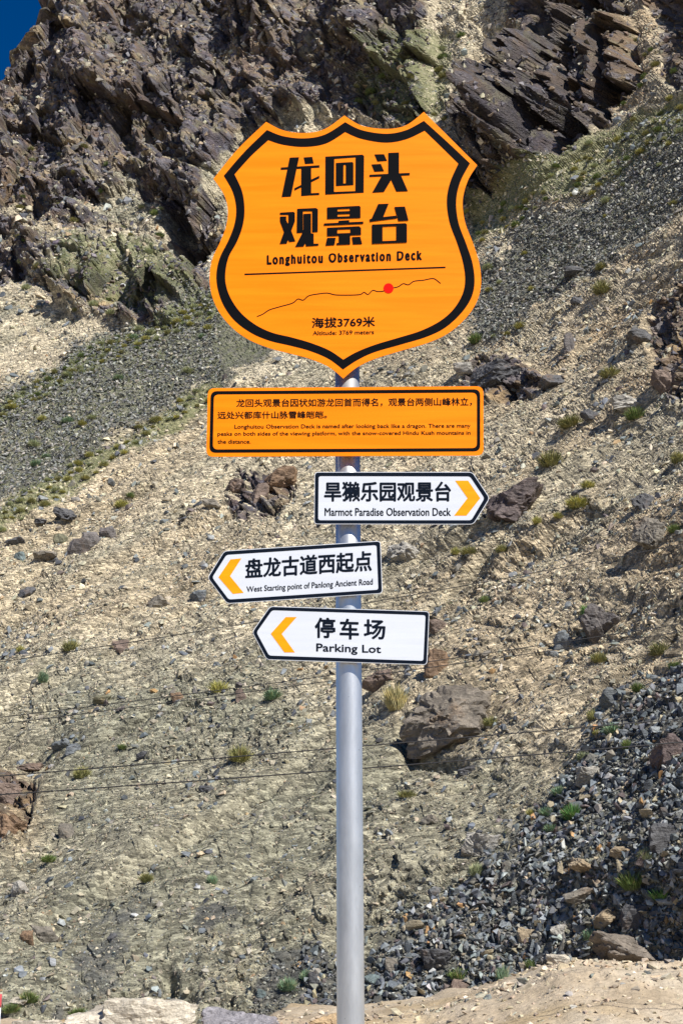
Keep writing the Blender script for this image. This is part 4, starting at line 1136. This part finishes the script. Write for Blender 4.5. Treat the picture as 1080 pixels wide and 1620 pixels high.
def tube(name, p, q, r0, r1, mat, parent, seg=64, cap=True):
    ax = (q - p); L = ax.length; rot_ = ax.to_track_quat('Z', 'Y')
    V = []; F = []
    rings = [(0, r0), (0.25, r0 + (r1 - r0) * .25), (.5, (r0 + r1) / 2), (.75, r0 + (r1 - r0) * .75), (1, r1)]
    for t, r in rings:
        for k in range(seg):
            a = 2 * math.pi * k / seg; V.append(tuple(p + rot_ @ Vector((math.cos(a) * r, math.sin(a) * r, t * L))))
    for j in range(len(rings) - 1):
        for k in range(seg):
            F.append((j * seg + k, j * seg + (k + 1) % seg, (j + 1) * seg + (k + 1) % seg, (j + 1) * seg + k))
    if cap:
        F.append(tuple(range(seg))[::-1]); F.append(tuple(len(V) - seg + k for k in range(seg)))
    me = bpy.data.meshes.new(name); me.from_pydata(V, [], F); me.update()
    o = link_mesh(name, me, mat, parent)
    for pl in me.polygons: pl.use_smooth = len(pl.vertices) == 4
    return o

# pole, slightly leaning as in the photograph
pt = at(549.0, 560, PY); pb = at(554.5, 1620, PY)
ax = (pt - pb).normalized()
top = pt + ax * 0.02; foot = pb + ax * (-(pb.z) / ax.z)
def dep(p): return p.y * CP + (p.z - CAM.z) * SP
RP = 21.0 * dep(at(552, 1230, PY)) / FPX
post = empty("signpost", foot)
tag(post, "round galvanised steel pole carrying the orange and white signs", "signpost")
tube("pole", foot, top, RP, RP, M_POLE, post)
tube("base_collar", foot, foot + ax * 0.03, 0.13, 0.13, M_POLE, post)
tube("cap", top, top + ax * 0.012, RP * 1.03, RP * 0.9, M_POLE, post)
def pole_at(z): return foot + ax * (z / ax.z)

YF = PY - RP - 0.020           # front face of the sign plates
TH = 0.003
L1, L2, L3 = YF - 0.0006, YF - 0.0012, YF - 0.0018

def clamps(parent, zs, half):
    for z in zs:
        c = pole_at(z)
        # rail behind the plate and a strap round the pole
        bm = bmesh.new()
        bmesh.ops.create_cube(bm, size=1.0, matrix=Matrix.Translation((c.x, YF + TH + 0.0075, z)) @ Matrix.Diagonal((half * 2, 0.013, 0.03, 1)))
        me = bpy.data.meshes.new("rail"); bm.to_mesh(me); bm.free(); link_mesh("rail", me, M_ALU, parent)
        V = []; F = []; seg = 28
        for k in range(seg + 1):
            a = math.pi * (k / seg) * 1.1 - math.pi * 0.05
            for r in (RP + 0.0015, RP + 0.0045):
                for dz in (-0.012, 0.012):
                    V.append((c.x + math.cos(a) * r, c.y + math.sin(a) * r, z + dz))
        for k in range(seg):
            b0, b1 = k * 4, k * 4 + 4
            F += [(b0, b1, b1 + 1, b0 + 1), (b0 + 2, b0 + 3, b1 + 3, b1 + 2), (b0, b0 + 2, b1 + 2, b1), (b0 + 1, b1 + 1, b1 + 3, b0 + 3)]
        me = bpy.data.meshes.new("clamp"); me.from_pydata(V, [], F); me.update(); link_mesh("clamp", me, M_ALU, parent)

# --- shield
s1, ox1, oy1 = 460 / 1080, 320, 160
OUT = [[(42, 288), (130, 180), (237, 77)], [(237, 77), (300, 108), (380, 118), (455, 103), (527, 53)], [(527, 53), (590, 90), (680, 103), (755, 90), (822, 40)],
       [(822, 40), (915, 133), (1020, 238)],
       [(1020, 238), (985, 295), (966, 370), (975, 450), (1005, 530), (1028, 605), (1034, 680), (1018, 745), (978, 805), (915, 860), (840, 896), (740, 926), (640, 957), (575, 988), (523, 1030)],
       [(523, 1030), (470, 987), (400, 957), (330, 938), (250, 917), (170, 884), (108, 838), (60, 778), (33, 710), (28, 640), (40, 580), (68, 520), (90, 460), (95, 400), (80, 345), (42, 288)]]
BO = [[(80, 277), (155, 190), (240, 107)], [(240, 107), (300, 130), (380, 138), (455, 124), (530, 78)], [(530, 78), (590, 107), (680, 121), (755, 108), (822, 73)], [(822, 73), (905, 148), (993, 231)],
      [(993, 231), (957, 300), (942, 370), (950, 450), (979, 530), (1002, 600), (1010, 670), (998, 730), (960, 788), (900, 842), (830, 876), (740, 903), (640, 932), (575, 962), (522, 997)],
      [(522, 997), (470, 958), (400, 928), (330, 909), (250, 890), (180, 860), (120, 815), (80, 760), (58, 700), (53, 640), (66, 580), (96, 520), (119, 460), (126, 400), (113, 337), (80, 277)]]
BI = [[(120, 272), (180, 205), (245, 145)], [(245, 145), (300, 162), (380, 170), (460, 157), (530, 115)], [(530, 115), (590, 140), (680, 154), (755, 142), (825, 110)], [(825, 110), (885, 168), (950, 232)],
      [(950, 232), (920, 300), (907, 370), (917, 450), (946, 530), (967, 600), (975, 665), (964, 720), (930, 775), (880, 818), (810, 853), (730, 878), (640, 905), (570, 933), (523, 960)],
      [(523, 960), (470, 925), (400, 897), (330, 877), (260, 860), (200, 832), (147, 790), (110, 740), (90, 690), (86, 640), (98, 580), (130, 520), (151, 460), (157, 400), (148, 335), (120, 272)]]
c0 = at(545, 400, YF)
sh = empty("shield_sign", (pole_at(c0.z).x, YF, c0.z))
tag(sh, "large orange shield sign with black rim and altitude lettering at the top of the pole", "sign")
poly_mesh("panel", [shape(OUT, s1, ox1, oy1)], YF, M_ORANGE, sh, TH)
poly_mesh("border", [shape(BO, s1, ox1, oy1), shape(BI, s1, ox1, oy1)], L1, M_BLACK, sh)
g = 130 / 1080
def GA(pts): return [(430 + a * g, 230 + b * g) for a, b in pts]
def GB(pts): return [(530 + a * g, 230 + b * g) for a, b in pts]
glyphs = [
 # first character
 [GA([(235, 160), (358, 155), (250, 675), (127, 682)])], [GA([(417, 158), (530, 150), (550, 238), (435, 246)])], [GA([(117, 290), (625, 260), (625, 293), (117, 323)])],
 [GA([(385, 285), (517, 280), (517, 657), (385, 667)])], [GA([(510, 628), (622, 622), (622, 653), (510, 658)])], [GA([(512, 450), (623, 398), (623, 432), (512, 487)])], [GA([(297, 562), (388, 517), (388, 550), (297, 595)])],
 # second
 [GB([(-128, 147), (360, 121), (380, 140), (375, 622), (-130, 648)]), GB([(-11, 178), (268, 158), (265, 600), (-15, 610)])],
 [GB([(10, 230), (225, 218), (240, 232), (240, 522), (10, 535)]), GB([(110, 262), (125, 255), (140, 262), (140, 498), (108, 500)])],
 # third
 [GB([(515, 118), (640, 115), (682, 203), (555, 212)])], [GB([(475, 250), (600, 243), (642, 340), (515, 347)])], [GB([(697, 98), (838, 92), (838, 410), (697, 415)])], [GB([(450, 385), (978, 360), (978, 393), (450, 415)])],
 [GB([(610, 400), (780, 392), (735, 455), (640, 613), (485, 622)])], [GB([(700, 395), (862, 390), (955, 603), (803, 608), (735, 455)])],
 # fourth
 [GA([(107, 883), (285, 872), (303, 888), (303, 912), (107, 913)])], [GA([(218, 905), (303, 900), (303, 1000), (255, 1125), (195, 1293), (102, 1297), (160, 1135), (218, 1010)])],
 [GA([(107, 935), (190, 933), (190, 985), (250, 1110), (310, 1262), (228, 1270), (160, 1140), (107, 1000)])],
 [GA([(333, 833), (408, 829), (408, 1148), (327, 1152)])], [GA([(333, 833), (580, 822), (605, 840), (605, 864), (333, 866)])], [GA([(530, 860), (605, 850), (603, 1138), (530, 1142)])],
 [GA([(415, 900), (515, 895), (515, 1155), (550, 1160), (550, 1292), (612, 1290), (612, 1318), (450, 1328), (440, 1285), (418, 1330), (305, 1335), (400, 1150), (415, 1100)])],
 # fifth
 [GB([(-106, 815), (318, 793), (333, 810), (333, 955), (-106, 970)]), GB([(32, 838), (192, 832), (192, 862), (32, 868)]), GB([(32, 907), (192, 900), (192, 930), (32, 936)])],
 [GB([(45, 990), (185, 982), (185, 1010), (45, 1018)])], [GB([(-147, 1025), (370, 1000), (370, 1032), (-147, 1055)])],
 [GB([(-106, 1082), (315, 1062), (340, 1085), (340, 1178), (-106, 1195)]), GB([(30, 1108), (200, 1102), (200, 1150), (28, 1156)])],
 [GB([(48, 1180), (197, 1175), (197, 1303), (20, 1310), (20, 1282), (48, 1280)])], [GB([(-104, 1215), (7, 1213), (-9, 1312), (-126, 1318)])], [GB([(220, 1205), (330, 1200), (355, 1297), (235, 1302)])],
 # sixth
 [GB([(565, 770), (703, 765), (632, 940), (800, 922), (815, 958), (455, 1005), (450, 970), (478, 962)])], [GB([(777, 808), (915, 803), (963, 988), (830, 995)])],
 [GB([(483, 1040), (925, 1022), (942, 1040), (942, 1277), (483, 1295)]), GB([(622, 1068), (803, 1060), (803, 1250), (622, 1257)])],
]
polys_mesh("lettering", glyphs, L1, M_BLACK, sh)
text_part("Longhuitou Observation Deck", (422, 667, 403.5, 421.8, 396.2, 414.6), L1, M_BLACK, sh, 0.042, tall=True)
text_part("海拔3769米", (493, 593, 502.5, 519.3, 500.3, 517.1), L1, M_BLACK, sh, 0.025)
text_part("Altitude: 3769 meters", (494.6, 591.3, 523.6, 530.6, 521.8, 528.8), L1, M_BLACK, sh, 0.015)
polys_mesh("rule", [[[(386.9, 432.8), (704.2, 421.7), (704.2, 424.2), (386.9, 435.3)]]], L1, M_BLACK, sh)
prof = [(203, 800), (225, 791), (250, 775), (290, 763), (335, 750), (355, 735), (375, 739), (395, 723), (430, 716), (465, 713), (500, 720), (580, 719), (600, 710), (615, 718), (632, 703), (650, 707), (670, 706), (690, 697), (725, 690), (745, 678), (765, 682), (785, 669), (820, 665), (850, 659), (865, 662), (887, 680)]
pp = [(ox1 + a * s1, oy1 + b * s1) for a, b in cat_rom(prof, 5)]
up_ = []; dn = []
for i, p in enumerate(pp):
    a = Vector(pp[max(0, i - 1)]); b = Vector(pp[min(len(pp) - 1, i + 1)]); t = (b - a).normalized(); nrm = Vector((t.y, -t.x)) * 0.75
    up_.append(tuple(Vector(p) + nrm)); dn.append(tuple(Vector(p) - nrm))
quads = [[[up_[i], up_[i + 1], dn[i + 1], dn[i]]] for i in range(len(pp) - 1)]
polys_mesh("altitude_line", quads, L1, M_BLACK, sh, 0.0)
polys_mesh("marker_dot", [[[(614.3 + 7.9 * math.cos(a * math.pi / 20), 456 + 7.9 * math.sin(a * math.pi / 20)) for a in range(40)]]], L2, M_RED, sh)
clamps(sh, [at(545, 300, YF).z, at(545, 480, YF).z], 0.28)

# --- description board
c0 = at(546, 666, YF)
bd = empty("description_board", (pole_at(c0.z).x, YF, c0.z))
tag(bd, "wide orange rectangular board with a black frame and small text under the shield", "sign")
rect = [(329, 614), (764, 611), (764.5, 720.5), (326.5, 722.5)]
poly_mesh("panel", [rounded(rect, 11)], YF, M_ORANGE, bd, TH)
ro = rounded([(333.5, 618.8), (759, 615.8), (759, 714), (331.5, 716.3)], 10)
ri = rounded([(338.5, 624), (754, 621), (754, 708.8), (336.8, 711)], 8)
poly_mesh("border", [ro, ri], L1, M_BLACK, bd)
text_part("龙回头观景台因状如游龙回首而得名，观景台两侧山峰林立，", (374, 746, 631.3, 644.4, 628.8, 642.2), L1, M_BLACK, bd, 0.018)
text_part("远处兴都库什山脉雪峰皑皑。", (344.3, 517, 650.9, 663, 650, 662), L1, M_BLACK, bd, 0.018)
text_part("Longhuitou Observation Deck is named after looking back like a dragon. There are many", (371, 743.8, 671.6, 680.2, 670, 678.4), L1, M_BLACK, bd, 0.015)
text_part("peaks on both sides of the viewing platform, with the snow-covered Hindu Kush mountains in", (344.3, 743.8, 683, 691.4, 681.4, 689.6), L1, M_BLACK, bd, 0.015)
text_part("the distance.", (344.3, 396.7, 695.4, 702, 695.2, 701.8), L1, M_BLACK, bd, 0.015)
clamps(bd, [at(546, 640, YF).z, at(546, 694, YF).z], 0.30)

def arrow_sign(name, label, Yf, outer, inner, chev, texts, mid):
    l1, l2 = Yf - 0.0006, Yf - 0.0012
    c0 = at(*mid, Yf); e = empty(name, (pole_at(c0.z).x, Yf, c0.z)); tag(e, label, "sign")
    rr_ = [5 if i in (1, 2) else 4 for i in range(5)]
    poly_mesh("panel", [rounded(offset_poly(outer, 1.0), 6)], Yf, M_WHITE, e, TH)
    poly_mesh("border", [rounded(outer, 5), rounded(inner, 4)], l1, M_INK, e)
    poly_mesh("chevron", [chev], l1, M_CHEV, e)
    for t in texts: text_part(t[0], t[1], l1, M_INK, e, t[2])
    clamps(e, [c0.z + 0.035, c0.z - 0.035], 0.075)
    return e
z2 = lambda pts: [(320 + a * .42593, 590 + b * .42593) for a, b in pts]
z3 = lambda pts: [(320 + a * .35185, 840 + b * .35185) for a, b in pts]
def bx2(x0, x1, a, b, c, d_): return (320 + x0 * .42593, 320 + x1 * .42593, *(590 + q * .42593 for q in (a, b, c, d_)))
def bx3(x0, x1, a, b, c, d_): return (320 + x0 * .35185, 320 + x1 * .35185, *(840 + q * .35185 for q in (a, b, c, d_)))
arrow_sign("arrow_sign", "white arrow sign pointing right, uppermost of the three white signs", YF,
    z2([(419, 370), (1001, 370), (1064, 465), (1005, 560), (417, 559)]), z2([(432, 383), (993, 384), (1047, 465), (998, 547), (430, 547)]),
    z2([(938, 400), (986, 400), (1031, 465), (980, 530), (934, 530), (984, 465)]),
    [("旱獭乐园观景台", bx2(452, 923, 403, 478, 403, 478), 0.024), ("Marmot Paradise Observation Deck", bx2(454, 922, 501, 531, 501, 531), 0.014)], (549, 788))
arrow_sign("arrow_sign", "tilted white arrow sign pointing left, middle one of the three white signs", YF,
    z3([(27, 210), (100, 92), (798, 47), (807, 278), (113, 324)]), z3([(45, 209), (109, 107), (783, 63), (791, 264), (119, 308)]),
    z3([(127, 128), (176, 123), (125, 203), (186, 278), (138, 283), (73, 208)]),
    [("盘龙古道西起点", bx3(193, 762, 125, 215, 87, 181), 0.024), ("West Starting point of Panlong Ancient Road", bx3(199, 766, 249, 283, 213, 250), 0.014)], (549, 905))
arrow_sign("arrow_sign", "white arrow sign pointing left to the parking lot, lowest of the signs", YF,
    z3([(227, 454), (306, 341), (1017, 364), (1007, 599), (291, 576)]), z3([(244, 456), (314, 356), (1003, 378), (993, 584), (300, 560)]),
    z3([(375, 387), (424, 387), (357, 463), (416, 546), (369, 546), (308, 462)]),
    [("停", bx3(505, 598, 388, 481, 390, 483), 0.024), ("车", bx3(617, 704, 393, 487, 395, 489), 0.024), ("场", bx3(725, 823, 396, 485, 399, 489), 0.024),
     ("Parking Lot", bx3(512, 803, 505, 553, 514, 560), 0.022)], (549, 1005))

# ------------------------------------------------------------------ cables
def cable(pts_px, Y, r, label):
    P = [at(a, b, Y) for a, b in pts_px]
    xs = np.array([p.x for p in P]); zs = np.array([p.z for p in P])
    co = np.polyfit(xs, zs, 2) if len(P) > 2 else np.polyfit(xs, zs, 1)
    X = np.linspace(-14, 14, 160); Z = np.polyval(co, X)
    V = []; F = []; seg = 6
    for i, (x, z) in enumerate(zip(X, Z)):
        for k in range(seg):
            a = 2 * math.pi * k / seg; V.append((x, Y + math.cos(a) * r, z + math.sin(a) * r))
    for i in range(len(X) - 1):
        for k in range(seg): F.append((i * seg + k, i * seg + (k + 1) % seg, (i + 1) * seg + (k + 1) % seg, (i + 1) * seg + k))
    e = empty("cable", (float(X[0]), Y, float(Z[0]))); tag(e, label, "cable")
    me = bpy.data.meshes.new("strand"); me.from_pydata(V, [], F); me.update(); link_mesh("strand", me, M_WIRE, e, True)
    bm = bmesh.new()
    for x in np.arange(-13.8, 13.8, 0.42):
        x += random.uniform(-.06, .06)
        bmesh.ops.create_icosphere(bm, subdivisions=1, radius=1.0, matrix=Matrix.Translation((x, Y, float(np.polyval(co, x)))) @ Matrix.Diagonal((r * 2.6, r * 1.7, r * 1.7, 1)))
    me = bpy.data.meshes.new("tie"); bm.to_mesh(me); bm.free(); o = link_mesh("tie", me, M_WIRE, e); o["kind"] = "stuff"
cable([(0, 1047), (400, 987), (590, 950), (1080, 861)], 15.2, 0.0046, "thin dark cable crossing highest, level with the West Starting point sign")
cable([(0, 1135), (500, 1071), (777, 1033), (1080, 986)], 14.6, 0.0048, "upper of the close pair of cables passing behind the Parking Lot sign")
cable([(0, 1146), (500, 1080), (777, 1043), (1080, 999)], 14.6, 0.0046, "lower of the close pair of cables passing behind the Parking Lot sign")
cable([(0, 1228), (265, 1206), (530, 1184), (777, 1163), (1080, 1137)], 14.0, 0.0064, "upper of the two lowest cables crossing behind the bare pole")
cable([(0, 1257), (265, 1239), (530, 1219), (777, 1199), (1080, 1174)], 14.0, 0.0068, "lowest cable, crossing behind the bare pole")

# roadside post just inside the left edge: white with a red band
rp_top = at(-5.5, 1573, 12.0); rp = empty("roadside_post", (rp_top.x, 12.0, 0)); tag(rp, "white roadside post with a red band, cut by the left edge", "post")
tube("shaft", Vector((rp_top.x, 12.0, 0)), Vector((rp_top.x, 12.0, rp_top.z - 0.10)), 0.045, 0.045, M_WHITE, rp, 24)
tube("red_band", Vector((rp_top.x, 12.0, rp_top.z - 0.10)), Vector((rp_top.x, 12.0, rp_top.z)), 0.0465, 0.0465, mat_plain("red_band", (.55, .08, .09), .5), rp, 24)
